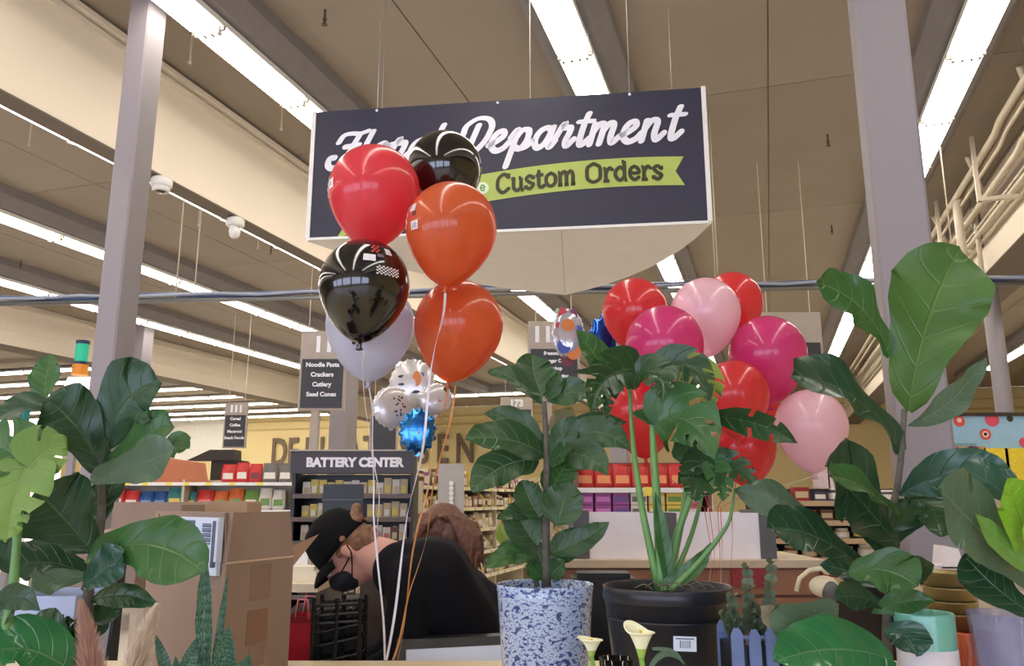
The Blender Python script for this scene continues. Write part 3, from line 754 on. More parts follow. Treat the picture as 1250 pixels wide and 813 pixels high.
# foil balloons
def foil(px, py, wpx, hpx, Y, m, lab, rim=.06, ang=0, dep=.32, extra=None, folds=22):
    c = P(px, py, Y); R = PX(wpx, Y) / 2; sz = hpx / wpx
    M = Matrix.Translation(c) @ Matrix.Rotation(ang, 4, 'Z') @ Matrix.Rotation(math.pi / 2, 4, 'X') @ Matrix.Diagonal((1, sz, 1, 1))
    prof = [(R * math.sin(math.pi * i / 20) ** .85 if 0 < i < 20 else .0005, R * dep * (1 if i <= 10 else -1) * abs(math.cos(math.pi * i / 20)) ** .8) for i in range(21)]
    r = empty('foil_balloon', c, lab, 'balloon', 'foil balloons')
    MB().lathe(prof, 88, M=M, rfun=lambda a, i: 1 + rim * .5 * math.sin(a * folds) * math.exp(-((i - 10) / 3.0) ** 2)).build('foil_skin', m, r, True)
    MB().prism([M @ Vector((-.012, -R * .98, 0)), M @ Vector((.012, -R * .98, 0)), M @ Vector((.008, -R * 1.12, 0)), M @ Vector((-.008, -R * 1.12, 0))], Vector((0, .002, 0))).build('neck_tab', m, r)
    def disc(a, b, rr, mm, nm='printed_dot', ry=None):
        z = R * dep * max(0, 1 - (a * a + b * b)) ** .45 + .003
        q = [M @ Vector((a * R + rr * R * math.cos(t * math.pi / 6), b * R + (ry or rr) * R * math.sin(t * math.pi / 6), z - .0015 * (1 + 0))) for t in range(12)]
        MB().add(q, [tuple(range(12))]).build(nm, mm, r)
    if extra:
        for e in extra: disc(*e)
    return r
F_wh = mat('white foil', srgb(205, 200, 200), .22, metal=.35, coat=.5)
F_bl = mat('blue foil', srgb(40, 120, 190), .16, metal=.85, coat=.5)
F_db = mat('royal blue foil', srgb(26, 84, 190), .15, metal=.85, coat=.5)
D_bk = mat('black print', srgb(36, 34, 40), .4); D_rd = mat('crimson print', srgb(190, 50, 74), .4); D_or = mat('amber print', srgb(206, 120, 50), .4); D_bl = mat('blue print', srgb(50, 80, 170), .4)
D_gr = mat('pale green print', srgb(150, 200, 160), .4); D_pu = mat('plum print', srgb(120, 50, 90), .4)
rnd = random.Random(3)
foil(478, 497, 48, 52, 3.6, F_wh, 'round white foil balloon with black dotted print, lowest of the white foil balloons', ang=.35, extra=[(.35 + .3 * rnd.uniform(-1, 1), .05 + .5 * rnd.uniform(-1, 1), .05, D_bk) for _ in range(22)])
foil(503, 470, 60, 66, 3.8, F_wh, 'white foil balloon with bars and a brown blotch printed on it, behind the orange balloon', ang=-.2,
     extra=[(-.35, .3, .18, D_bk, 'printed_bar', .06), (-.35, .0, .16, D_bk, 'printed_bar', .05), (-.3, -.25, .12, D_bk, 'printed_bar', .05), (.25, -.3, .2, D_bk, 'printed_bar', .06), (.3, .2, .2, D_or, 'printed_patch', .3), (.5, .35, .1, D_bl)])
foil(532, 487, 42, 40, 3.7, F_wh, 'white foil balloon with a small pink curl print, right of the dotted one', ang=.2, extra=[(.2, -.15, .12, D_rd, 'printed_curl', .04), (.1, -.05, .04, D_rd), (.5, .5, .15, D_bk)])
foil(510, 526, 46, 56, 3.5, F_bl, 'blue crinkled foil balloon below the white foil balloons', rim=.16, folds=14, extra=[(.1, -.1, .05, D_rd), (-.1, .0, .5, F_db, 'printed_stripe', .04)])
foil(693, 407, 42, 64, 3.6, mat('clear silver foil', srgb(190, 190, 198), .12, metal=.4, coat=1), 'small silver foil balloon with colourful printed petals, in front of the aisle sign', rim=.05,
     extra=[(-.3, .75, .28, D_rd), (.35, .75, .25, D_pu), (0, .3, .42, D_or, 'printed_petal', .26), (-.55, .3, .22, D_rd, 'printed_petal', .12), (.6, .15, .28, D_bl, 'printed_petal', .14), (-.6, .9, .14, D_gr), (-.25, -.55, .4, D_bl, 'printed_petal', .3), (.3, -.75, .45, D_or, 'printed_petal', .35), (0, -1.05, .45, mat('maroon print', srgb(110, 40, 44), .35), 'printed_petal', .3), (.1, -.35, .08, F_wh), (-.35, -.4, .06, F_wh), (.25, .35, .14, D_rd)])
foil(736, 413, 36, 58, 3.4, F_db, 'royal blue bumpy foil balloon between the silver foil one and the red balloon', rim=.2, folds=9, dep=.6)

# ------------------------------------------------------------ foreground counter
CT = 1.10
r = empty('service_counter', (0, 1.7, 0), 'long beige topped service counter carrying the potted plants', 'counter')
MB().box((-2.6, .75, CT - .035), (2.8, 2.44, CT)).build('worktop', M_counter, r)
MB().box((-2.6, 2.44, CT - .04), (2.8, 2.452, CT - .002)).build('edge_band', M_white, r)
for x in (-2.55, -.9, .75, 2.7): MB().box((x, .8, 0), (x + .05, 2.4, CT - .035)).build('side_panel', M_wood, r)
MB().box((-2.55, .86, .08), (2.75, .9, CT - .035)).build('front_panel', M_wood, r)
MB().box((-2.5, .9, .55), (2.7, 2.35, .57)).build('shelf', M_wood, r)

# ------------------------------------------------------------ leaves
FID = [(0, .10), (.06, .34), (.16, .46), (.28, .5), (.42, .68), (.58, .92), (.70, 1), (.82, .92), (.92, .62), (.98, .28), (1, .02)]
ELL = [(0, .04), (.08, .3), (.2, .66), (.35, .92), (.5, 1), (.65, .94), (.8, .7), (.92, .32), (1, .01)]
RND = [(0, .1), (.06, .5), (.15, .78), (.3, .96), (.5, 1), (.7, .92), (.85, .68), (.95, .36), (1, .03)]
LAN = [(0, .55), (.2, .75), (.45, 1), (.7, .8), (.9, .36), (1, .02)]
HRT = [(0, .45), (.08, .85), (.2, 1), (.4, .97), (.6, .84), (.8, .55), (.93, .22), (1, .02)]
def prof_at(pf, t):
    for i in range(len(pf) - 1):
        if t <= pf[i+1][0]:
            a = (t - pf[i][0]) / (pf[i+1][0] - pf[i][0]); a = a * a * (3 - 2 * a) * .4 + a * .6
            return pf[i][1] + (pf[i+1][1] - pf[i][1]) * a
    return pf[-1][1]
LR = random.Random(11)
def leaf(parent, b, t, wpx, m, style=ELL, sag=(0, 0), tilt=0, fold=.22, wave=.05, slits=(), n=22, ms=5, zup=.3, curl=0, label=None, sweep=.35):
    (bx, by, bY), (tx, ty, tY) = b, t
    p0 = P(bx, by, bY); p2 = P(tx, ty, tY); p1 = P((bx + tx) / 2 + sag[0] * 2, (by + ty) / 2 + sag[1] * 2, (bY + tY) / 2)
    wd = PX(wpx, (bY + tY) / 2) * 1.2; mb = MB(); uv = []; K = 2 * ms + 1
    ph = LR.uniform(0, 6.28); sw = wd * sweep / max(.01, (p2 - p0).length)
    nref = (Vector((0, -1, 0)) * (1 - zup) + Z * zup).normalized(); rows = []
    for i in range(n + 1):
        t0 = i / n
        for j in range(K):
            s_ = (j - ms) / ms
            e = 4 * t0 * (1 - t0)
            tt = min(1.0, t0 + sw * abs(s_) * e * (.5 if t0 > .6 else .8))
            q = p0 * (1 - tt) ** 2 + p1 * 2 * tt * (1 - tt) + p2 * tt ** 2
            T = ((p1 - p0) * (1 - tt) + (p2 - p1) * tt).normalized()
            Sd = T.cross(nref)
            if Sd.length < .05: Sd = Vector((1, 0, 0))
            Sd.normalize(); N = Sd.cross(T).normalized()
            if tilt: R_ = Matrix.Rotation(tilt, 3, T); Sd = R_ @ Sd; N = R_ @ N
            hw = wd / 2 * prof_at(style, tt) * (1 + .018 * math.sin(i * 1.3 + ph + (s_ > 0) * 2))
            off = N * (fold * abs(s_) * hw - curl * hw * s_ * s_ + wave * wd * math.sin(t0 * 13 + ph + (2.1 if s_ > 0 else 0)) * s_ * s_)
            mb.v.append(q + Sd * (s_ * hw) + off); uv.append((t0, .5 + s_ / 2))
    for i in range(n):
        for j in range(K - 1):
            sm = abs((j + .5 - ms) / ms)
            if i in slits and sm > .3: continue
            mb.f.append((i * K + j, i * K + j + 1, (i + 1) * K + j + 1, (i + 1) * K + j)); mb.m.append(0)
    me = mb.mesh('leaf', m, True)
    ul = me.uv_layers.new(name='UVMap')
    for lp in me.loops: ul.data[lp.index].uv = uv[lp.vertex_index]
    o = link('leaf', me, parent)
    if label: o['label'] = label
    return o
def stem(parent, pts, r0, r1, m, name='stem', k=8):
    q = [P(*a) for a in pts]
    c = [tuple(x) for x in q]
    out = []
    for i in range(len(q) - 1):
        for s_ in range(4): out.append(q[i].lerp(q[i+1], s_ / 4))
    out.append(q[-1])
    for _ in range(2): out = [out[0]] + [(out[i-1] + out[i] * 2 + out[i+1]) / 4 for i in range(1, len(out) - 1)] + [out[-1]]
    n = len(out); return MB().tube(out, [r0 + (r1 - r0) * i / (n - 1) for i in range(n)], k).build(name, m, parent, True)
D_ = srgb
LF_dark = leaf_mat('dark fiddle leaf', D_(38, 72, 46), D_(104, 134, 98), 7, back=D_(92, 110, 84))
LF_mid = leaf_mat('mid green leaf', D_(54, 98, 46), D_(140, 166, 110), 7, back=D_(100, 124, 84))
LF_up = leaf_mat('fiddle leaf painted back lit', D_(68, 106, 46), D_(104, 140, 70), 6, .38)  # light from behind is put into the colour as a brighter green
LF_lime = leaf_mat('lime leaf', D_(128, 182, 42), D_(176, 214, 96), 7, .28)
LF_grey = leaf_mat('grey green leaf', D_(82, 108, 84), D_(140, 160, 136), 9, .4)
LF_blue = leaf_mat('leaf with painted bluish sheen', D_(44, 84, 66), D_(110, 146, 120), 7, .22)  # daylight sheen is put into the colour as a bluer green
LF_rub = leaf_mat('fig plant leaf', D_(50, 84, 48), D_(150, 172, 128), 7, .34, back=D_(112, 128, 84))
LF_bw = leaf_mat('brown backed leaf', D_(124, 118, 84), D_(160, 150, 118), 8, .5)
LF_mon = leaf_mat('monstera leaf', D_(58, 102, 52), D_(112, 146, 92), 7, .3, veinw=.03)
LF_mod = leaf_mat('dark monstera leaf', D_(42, 74, 40), D_(96, 124, 82), 7, .26, veinw=.03)
LF_yel = leaf_mat('yellow green leaf', D_(140, 156, 62), D_(176, 186, 110), 6, .4)
LF_snk = leaf_mat('snake plant leaf', D_(34, 84, 66), D_(60, 110, 90), 2, .35, veinw=.01, mottle=D_(112, 150, 128))
M_bark = mat('grey brown bark', D_(92, 88, 78), .8, var=.25, scale=60, bump=.4)
M_gst = mat('green petiole', D_(104, 150, 84), .45, var=.12, scale=20)
M_soil = mat('dark potting soil', D_(44, 36, 30), .95, var=.4, scale=60, bump=.6)
def pot(parent, px, rimy, wpx, Y, h, m, taper=.8, lip=True, name='pot', soil=True, k=40):
    c = P(px, rimy, Y); R = PX(wpx, Y) / 2; z1 = c.z; z0 = z1 - h
    M = Matrix.Translation((c.x, Y, 0))
    pr = [(.001, z0), (R * taper, z0), (R * taper + .004, z0 + .004), (R * .97, z1 - .03)]
    if lip: pr += [(R * .975, z1 - .03), (R, z1 - .026), (R * 1.0, z1 - .002), (R * .985, z1), (R * .955, z1 - .002), (R * .93, z1 - .05), (R * .9, z1 - .07)]
    else: pr += [(R, z1 - .002), (R * .985, z1), (R * .965, z1 - .003), (R * .93, z1 - .07)]
    o = MB().lathe(pr, k, M=M).build(name, m, parent, True)
    if soil: MB().lathe([(.001, z1 - .035), (R * .5, z1 - .038), (R * .94, z1 - .045)], 30, M=M, rfun=lambda a, i: 1 + .012 * math.sin(a * 9 + i)).build('soil', M_soil, parent, True)
    return o

# --- plant in the speckled pot
M_speck = bpy.data.materials.new('blue speckled glaze'); M_speck.use_nodes = True
nt = M_speck.node_tree; L = nt.links.new; p = nt.nodes['Principled BSDF']; tc = nd(nt, 'ShaderNodeTexCoord')
prev = None; base = D_(176, 194, 222)
for sc_, th_, colr in ((110, .60, D_(66, 86, 150)), (55, .62, D_(50, 66, 124)), (200, .60, D_(112, 132, 180))):
    mp = nd(nt, 'ShaderNodeMapping'); mp.inputs['Scale'].default_value = (1, 1, 1.7); L(tc.outputs['Object'], mp.inputs[0])
    no = nd(nt, 'ShaderNodeTexNoise'); no.inputs['Scale'].default_value = sc_; no.inputs['Detail'].default_value = 1; L(mp.outputs[0], no.inputs['Vector'])
    g = nd(nt, 'ShaderNodeMapRange'); g.inputs[1].default_value = th_ - .01; g.inputs[2].default_value = th_ + .015; L(no.outputs['Fac'], g.inputs[0])
    mx = nd(nt, 'ShaderNodeMix', data_type='RGBA'); L(g.outputs[0], mx.inputs[0]); mx.inputs[7].default_value = colr + (1,)
    if prev: L(prev, mx.inputs[6])
    else: mx.inputs[6].default_value = base + (1,)
    prev = mx.outputs[2]
L(prev, p.inputs['Base Color']); p.inputs['Roughness'].default_value = .25; p.inputs['Coat Weight'].default_value = .4
YA = 1.9
r = empty('potted_fig', (P(665, 712, YA).x, YA, CT), 'broad leaved potted fig in the white pot speckled with blue', 'plant')
pot(r, 665, 712, 116, YA, P(665, 712, YA).z - CT, M_speck, .79, False)
stem(r, [(667, 716, YA), (666, 640, YA), (668, 560, YA), (664, 490, YA)], .011, .006, M_bark)
stem(r, [(656, 716, YA), (650, 690, YA), (655, 640, YA + .03)], .006, .004, M_bark, 'branch')
for a in (
 ((663, 484, YA), (650, 432, YA + .03), 46, LF_rub, RND, (-4, 0), .3), ((665, 486, YA), (682, 452, YA - .04), 18, LF_rub, ELL, (3, 4), 0),
 ((662, 494, YA), (595, 455, YA - .05), 30, LF_rub, ELL, (2, -10), .3), ((668, 490, YA), (724, 484, YA - .06), 32, LF_rub, ELL, (0, -8), .2),
 ((668, 524, YA), (699, 497, YA + .03), 24, LF_bw, ELL, (2, 4), .2), ((662, 538, YA), (590, 505, YA - .02), 26, LF_rub, ELL, (4, -8), -.2),
 ((664, 556, YA), (568, 537, YA - .1), 42, LF_rub, RND, (4, -10), .15), ((655, 560, YA), (598, 562, YA + .02), 20, LF_rub, ELL, (0, -14), .3),
 ((658, 562, YA), (576, 600, YA - .06), 44, LF_rub, RND, (-2, -12), .1), ((668, 552, YA), (712, 512, YA - .02), 26, LF_rub, ELL, (0, -4), .2),
 ((686, 545, YA), (770, 550, YA - .08), 36, LF_rub, ELL, (0, -20), .2), ((668, 556, YA), (742, 580, YA - .1), 34, LF_rub, ELL, (8, -12), .2),
 ((668, 540, YA), (765, 516, YA + .05), 26, LF_rub, ELL, (0, -8), .2),
 ((679, 641, YA - .05), (695, 588, YA - .04), 42, LF_rub, RND, (0, 0), 0), ((659, 632, YA - .03), (637, 586, YA - .03), 32, LF_rub, RND, (-2, 0), .1),
 ((656, 666, YA), (628, 612, YA), 40, LF_rub, RND, (-4, 0), 0), ((655, 632, YA), (606, 634, YA - .05), 18, LF_rub, ELL, (0, -5), .3),
 ((632, 668, YA + .03), (609, 638, YA + .04), 16, LF_yel, ELL, (-4, 4), 0), ((670, 676, YA), (744, 637, YA - .05), 26, LF_rub, ELL, (2, 4), 0),
 ((668, 690, YA), (712, 645, YA), 30, LF_rub, ELL, (0, 0), .1), ((656, 682, YA), (591, 695, YA - .06), 24, LF_mid, ELL, (0, -10), .2),
 ((655, 682, YA), (606, 672, YA - .03), 18, LF_rub, ELL, (0, -8), 0), ((664, 706, YA), (641, 690, YA - .03), 18, LF_mid, ELL, (0, 0), 0),
 ((668, 706, YA), (690, 684, YA - .03), 22, LF_rub, ELL, (0, 0), 0), ((668, 604, YA), (697, 556, YA + .04), 34, LF_mid, RND, (0, 0), 0),
 ((668, 566, YA), (700, 545, YA - .08), 24, LF_rub, ELL, (0, 0), 0), ((664, 560, YA), (632, 520, YA + .02), 30, LF_rub, ELL, (0, 0), 0),
 ((666, 640, YA), (648, 600, YA), 24, LF_rub, ELL, (0, 0), 0), ((666, 700, YA), (652, 660, YA + .02), 30, LF_rub, ELL, (0, 0), 0)):
    leaf(r, a[0], a[1], a[2], a[3], a[4], a[5], a[6])

# --- monstera in the black pot
YB = 1.75
M_bpot = mat('black nursery pot plastic', D_(30, 32, 42), .35)
r = empty('potted_monstera', (P(814, 713, YB).x, YB, CT), 'split leaf monstera in the large black nursery pot', 'plant')
pot(r, 814, 714, 153, YB, P(814, 714, YB).z - CT, M_bpot, .74)
c = P(814, 714, YB)
MB().lathe([(.127, c.z - .06), (.128, c.z - .062), (.126, c.z - .064)], 40, M=Matrix.Translation((c.x, YB, 0))).build('rim_step', M_bpot, r, True)
stem(r, [(808, 722, YB), (804, 640, YB), (797, 540, YB), (795, 486, YB)], .0125, .005, M_gst, 'petiole')
stem(r, [(805, 722, YB), (783, 620, YB), (772, 540, YB + .03), (768, 460, YB + .03)], .009, .004, M_gst, 'petiole')
stem(r, [(814, 722, YB), (826, 650, YB + .02), (850, 590, YB), (866, 562, YB - .02)], .011, .004, M_gst, 'petiole')
stem(r, [(812, 722, YB + .03), (832, 640, YB + .04), (842, 570, YB + .05), (838, 470, YB + .06)], .009, .004, M_gst, 'petiole')
stem(r, [(818, 722, YB - .02), (850, 690, YB - .02), (872, 664, YB - .03), (892, 636, YB - .04), (897, 596, YB - .04)], .008, .0025, M_gst, 'petiole')
stem(r, [(816, 722, YB), (846, 650, YB + .05), (858, 600, YB + .05), (880, 520, YB + .05)], .006, .003, M_gst, 'petiole')
leaf(r, (806, 716, YB - .012), (868, 662, YB - .03), 18, LF_mon, LAN, (8, 6), 0, label='leaf sheath')
leaf(r, (818, 720, YB - .01), (800, 600, YB - .012), 16, LF_mon, LAN, (0, 0), 0, label='leaf sheath')
SL = (7, 12, 16)
for a in (
 ((782, 452, YB), (722, 505, YB - .10), 50, LF_mod, HRT, (-12, -18), -.35, SL), ((776, 456, YB - .02), (808, 494, YB - .12), 42, LF_mod, HRT, (12, -14), .3, SL),
 ((800, 452, YB + .03), (866, 492, YB - .03), 44, LF_mod, HRT, (10, -22), .2, SL), ((797, 520, YB - .01), (872, 560, YB - .10), 76, LF_mon, HRT, (4, -26), .25, SL),
 ((826, 448, YB + .06), (862, 500, YB + .04), 44, LF_yel, HRT, (16, -8), .1, (9, 15)), ((800, 516, YB), (772, 505, YB - .04), 18, LF_mon, ELL, (0, 0), .2, ()),
 ((866, 562, YB - .02), (925, 596, YB - .08), 30, LF_mod, HRT, (4, -8), .3, SL), ((864, 562, YB - .02), (848, 612, YB - .08), 44, LF_mod, HRT, (-4, 4), 0, SL),
 ((864, 562, YB - .03), (882, 612, YB - .07), 30, LF_mon, HRT, (6, 0), 0, SL), ((866, 560, YB), (828, 592, YB - .05), 30, LF_mod, HRT, (0, -8), 0, SL),
 ((858, 508, YB + .03), (974, 541, YB - .12), 30, LF_mod, ELL, (6, -8), .9, (9, 15)), ((752, 480, YB + .05), (702, 402, YB + .02), 36, LF_mid, ELL, (4, 0), .2, ()),
 ((750, 470, YB + .05), (700, 455, YB + .02), 20, LF_mod, ELL, (0, -4), .6, ()), ((822, 545, YB), (866, 600, YB - .05), 34, LF_mod, HRT, (8, -10), .1, SL),
 ((896, 598, YB - .04), (962, 640, YB - .12), 26, LF_grey, ELL, (0, -8), .4, ()), ((762, 458, YB), (742, 512, YB - .06), 26, LF_mod, HRT, (-10, -6), 0, SL)):
    leaf(r, a[0], a[1], a[2], a[3], a[4], a[5], a[6], slits=a[7], fold=.3, wave=.03)
lb = bpy.data.objects.new('tmp', None)
def sticker(parent, px, py, w_, h_, Y, codes=True, rot=0, name='barcode_sticker'):
    c = P(px, py, Y); M = Matrix.Translation(c) @ Matrix.Rotation(rot, 4, 'Y')
    o = MB().box((-w_ / 2, -.001, -h_ / 2), (w_ / 2, 0, h_ / 2), M=M).build(name, mat('paper label', D_(214, 222, 236), .5), parent)
    if codes:
        b = MB(); x = -w_ * .22
        rr = random.Random(int(px))
        while x < w_ * .22:
            d = rr.choice((.001, .002)); b.box((x, -.0016, -h_ * .28), (x + d, -.001, h_ * .22), M=M); x += d + .0018
        b.box((-w_ * .4, -.0016, h_ * .3), (w_ * .4, -.001, h_ * .38), M=M)
        b.build('barcode', mat('label print', D_(90, 100, 120), .5), o)
    return o
sticker(r, 836, 786, .044, .027, YB - .128, rot=.03)
for i in range(7):
    x = 775 + i * 13; stem(r, [(x, 718 - (i % 3), YB - .03), (x + 12, 712 - (i % 2) * 3, YB - .05), (x + 22, 720, YB - .06)], .0016, .001, mat('dry root', D_(104, 96, 76), .8), 'aerial_root', 5)

# --- right fiddle leaf fig
YC = 1.55
r = empty('fiddle_leaf_fig', (P(1088, 800, YC).x, YC, CT), 'tall fiddle leaf fig at the right, its top leaf in front of the pipes', 'plant')
c = P(1086, 800, YC)
MB().lathe([(.001, CT), (.07, CT), (.085, CT + .12), (.09, CT + .125), (.085, CT + .13), (.075, CT + .11), (.001, CT + .10)], 28, M=Matrix.Translation((c.x, YC, 0))).build('pot', M_bpot, r, True)
stem(r, [(1084, 812, YC), (1082, 760, YC), (1088, 700, YC), (1082, 650, YC), (1098, 585, YC), (1104, 500, YC)], .010, .0055, M_bark)
for a in (
 ((1109, 502, YC), (1172, 302, YC + .03), 104, LF_up, FID, (-10, -4), 0, .1, .06), ((1086, 436, YC), (996, 344, YC - .10), 56, LF_mid, FID, (12, -12), -.15, .2, .10),
 ((1099, 552, YC), (966, 458, YC - .12), 78, LF_dark, FID, (10, -20), .3, .2, .07), ((1108, 520, YC), (1202, 437, YC + .05), 30, LF_grey, ELL, (6, 10), .5, .3, .12),
 ((1098, 668, YC), (1010, 570, YC - .10), 104, LF_dark, FID, (-6, -10), .1, .15, .05), ((1098, 604, YC), (1246, 590, YC - .14), 50, LF_blue, ELL, (0, -20), .35, .25, .05),
 ((1104, 606, YC), (1150, 655, YC - .10), 44, LF_mod, FID, (10, -8), .2, .2, .06), ((1096, 630, YC - .04), (1012, 582, YC - .16), 42, LF_mid, FID, (0, -12), .3, .2, .08),
 ((1020, 688, YC + .05), (916, 592, YC), 34, LF_grey, FID, (6, -14), .5, .3, .05), ((1060, 700, YC), (936, 645, YC - .08), 58, LF_dark, FID, (0, -16), .25, .2, .05),
 ((1036, 700, YC - .04), (1120, 716, YC - .12), 52, LF_mid, FID, (0, -12), .1, .2, .06), ((1024, 742, YC - .06), (954, 790, YC - .14), 52, LF_grey, FID, (-6, -6), 0, .2, .06),
 ((964, 772, YC), (928, 740, YC - .04), 28, leaf_mat('pale leaf underside', D_(188, 184, 160), D_(210, 206, 188), 5, .6), ELL, (-4, 2), .2, .2, .03), ((1064, 748, YC), (1142, 734, YC - .06), 24, LF_mid, ELL, (0, -6), .2, .3, .06),
 ((1092, 690, YC), (1052, 620, YC), 40, LF_dark, FID, (0, 0), 0, .2, .05), ((1084, 664, YC), (1116, 610, YC + .03), 34, LF_dark, FID, (4, 0), 0, .2, .05),
 ((1080, 770, YC - .04), (1118, 800, YC - .1), 40, LF_blue, FID, (6, -8), .2, .3, .08), ((1090, 806, YC - .1), (945, 808, YC - .2), 66, leaf_mat('glossy green leaf', D_(52, 118, 70), D_(120, 164, 120), 7, .15), RND, (0, -14), .3, .2, .05),
 ((1080, 740, YC), (1020, 730, YC - .05), 30, LF_dark, FID, (0, -6), 0, .2, .05), ((1080, 720, YC), (1000, 690, YC + .04), 30, LF_dark, ELL, (0, -6), .2, .2, .05),
 ((1088, 716, YC), (1140, 690, YC + .05), 26, LF_mod, ELL, (0, -6), .2, .2, .05), ((1086, 650, YC), (1130, 618, YC - .05), 26, LF_mod, ELL, (0, -6), .2, .2, .05)):
    leaf(r, a[0], a[1], a[2], a[3], a[4], a[5], a[6], fold=a[7], wave=a[8])

# --- plant at the right frame edge
YE = 1.35
r = empty('fiddle_leaf_fig', (P(1262, 800, YE).x, YE, CT), 'fiddle leaf plant with lime green new leaves at the right frame edge', 'plant')
MB().lathe([(.001, CT), (.06, CT), (.075, CT + .12), (.07, CT + .12), (.001, CT + .10)], 28, M=Matrix.Translation((P(1270, 800, YE).x, YE, 0))).build('pot', M_bpot, r, True)
stem(r, [(1270, 812, YE), (1268, 740, YE), (1262, 640, YE)], .009, .006, M_bark)
for a in (((1264, 716, YE), (1146, 596, YE - .08), 96, LF_grey, FID, (-6, -6), .1), ((1266, 676, YE - .03), (1232, 584, YE - .08), 58, LF_lime, RND, (-4, 0), 0),
          ((1268, 700, YE - .05), (1190, 626, YE - .07), 30, leaf_mat('pale lime leaf', D_(112, 158, 72), D_(160, 196, 120), 7, .35), ELL, (-4, 4), .1), ((1262, 750, YE), (1176, 676, YE + .03), 56, LF_dark, FID, (-4, 4), 0),
          ((1264, 640, YE), (1170, 572, YE + .04), 50, LF_blue, FID, (0, -10), .2), ((1274, 680, YE - .06), (1276, 600, YE - .10), 50, LF_lime, RND, (0, 0), 0)):
    leaf(r, a[0], a[1], a[2], a[3], a[4], a[5], a[6], wave=.03, fold=.12)

# --- left fiddle leaf fig
YD = 1.5
r = empty('fiddle_leaf_fig', (P(112, 800, YD).x, YD, CT), 'fiddle leaf fig at the left in front of the left column', 'plant')
MB().lathe([(.001, CT), (.08, CT), (.095, CT + .14), (.088, CT + .14), (.001, CT + .12)], 28, M=Matrix.Translation((P(100, 800, YD).x, YD, 0))).build('pot', M_bpot, r, True)
stem(r, [(108, 812, YD), (106, 740, YD), (112, 690, YD), (126, 630, YD), (122, 570, YD), (118, 520, YD)], .011, .006, M_bark)
for a in (
 ((54, 490, YD), (62, 431, YD + .02), 32, LF_mid, ELL, (-2, 0), 0), ((98, 506, YD), (-12, 516, YD - .1), 46, LF_dark, FID, (0, -16), .35),
 ((128, 582, YD), (54, 488, YD - .06), 66, LF_dark, FID, (2, -14), .2), ((132, 548, YD), (196, 466, YD - .02), 78, LF_dark, FID, (-14, -12), .25),
 ((130, 576, YD), (212, 520, YD - .04), 44, LF_mid, FID, (4, -14), .25), ((110, 584, YD - .02), (214, 548, YD - .1), 48, LF_grey, FID, (4, 2), .3),
 ((196, 552, YD - .04), (230, 548, YD - .05), 30, LF_mid, ELL, (4, -6), 0), ((112, 672, YD - .02), (44, 598, YD - .08), 82, LF_dark, FID, (-4, -6), .1),
 ((106, 682, YD - .03), (250, 700, YD - .14), 66, LF_mid, FID, (4, -26), .25), ((110, 704, YD), (12, 694, YD - .06), 56, LF_dark, FID, (0, -12), .3),
 ((108, 702, YD - .04), (38, 720, YD - .1), 34, LF_grey, FID, (0, -2), .2), ((100, 716, YD - .05), (152, 674, YD - .08), 44, LF_blue, FID, (0, 2), .1),
 ((108, 734, YD), (194, 740, YD - .06), 24, LF_mod, ELL, (0, -10), .2), ((84, 818, YD - .1), (-20, 800, YD - .2), 66, leaf_mat('glossy green leaf', D_(52, 118, 70), D_(120, 164, 120), 7, .15), RND, (0, -16), .3),
 ((90, 800, YD), (40, 760, YD + .04), 40, LF_mod, FID, (0, -6), 0), ((126, 620, YD), (140, 560, YD + .04), 34, LF_dark, ELL, (4, 0), 0),
 ((124, 640, YD), (118, 590, YD + .03), 34, LF_dark, ELL, (0, 0), 0), ((100, 790, YD), (128, 735, YD + .03), 34, LF_mod, ELL, (0, 0), 0),
 ((112, 760, YD), (150, 735, YD + .02), 26, LF_mod, ELL, (0, 0), 0), ((122, 530, YD), (88, 500, YD + .02), 34, LF_dark, FID, (0, -6), .2),
 ((106, 812, YD - .06), (66, 792, YD - .1), 30, LF_mid, ELL, (0, -4), 0)):
    leaf(r, a[0], a[1], a[2], a[3], a[4], a[5], a[6], wave=.06)
# --- monstera at the left frame edge
YM = 1.35
r = empty('potted_monstera', (P(10, 800, YM).x, YM, CT), 'yellow green monstera at the left frame edge', 'plant')
MB().lathe([(.001, CT), (.07, CT), (.085, CT + .13), (.08, CT + .13), (.001, CT + .11)], 28, M=Matrix.Translation((P(-30, 800, YM).x, YM, 0))).build('pot', M_white, r, True)
stem(r, [(0, 812, YM), (16, 720, YM), (22, 640, YM), (32, 566, YM)], .009, .005, M_gst, 'petiole')
for a in (((34, 562, YM), (8, 662, YM - .08), 84, leaf_mat('light monstera leaf', D_(104, 140, 62), D_(150, 176, 104), 7, .35), HRT, (-6, 4), 0, SL), ((34, 570, YM - .01), (82, 536, YM + .02), 70, leaf_mat('light monstera leaf', (0,)*3, (0,)*3), HRT, (0, -4), .1, (7, 13)),
          ((30, 570, YM), (-30, 548, YM + .03), 70, LF_mon, HRT, (0, -14), .1, SL), ((20, 700, YM + .03), (-20, 660, YM), 36, LF_dark, FID, (0, -4), 0, ()),
          ((-10, 742, YM), (50, 746, YM - .04), 26, LF_dark, ELL, (0, -16), .3, ()), ((-10, 770, YM), (14, 718, YM), 34, LF_mod, ELL, (0, 0), 0, ())):
    leaf(r, a[0], a[1], a[2], a[3], a[4], a[5], a[6], slits=a[7], fold=.2)

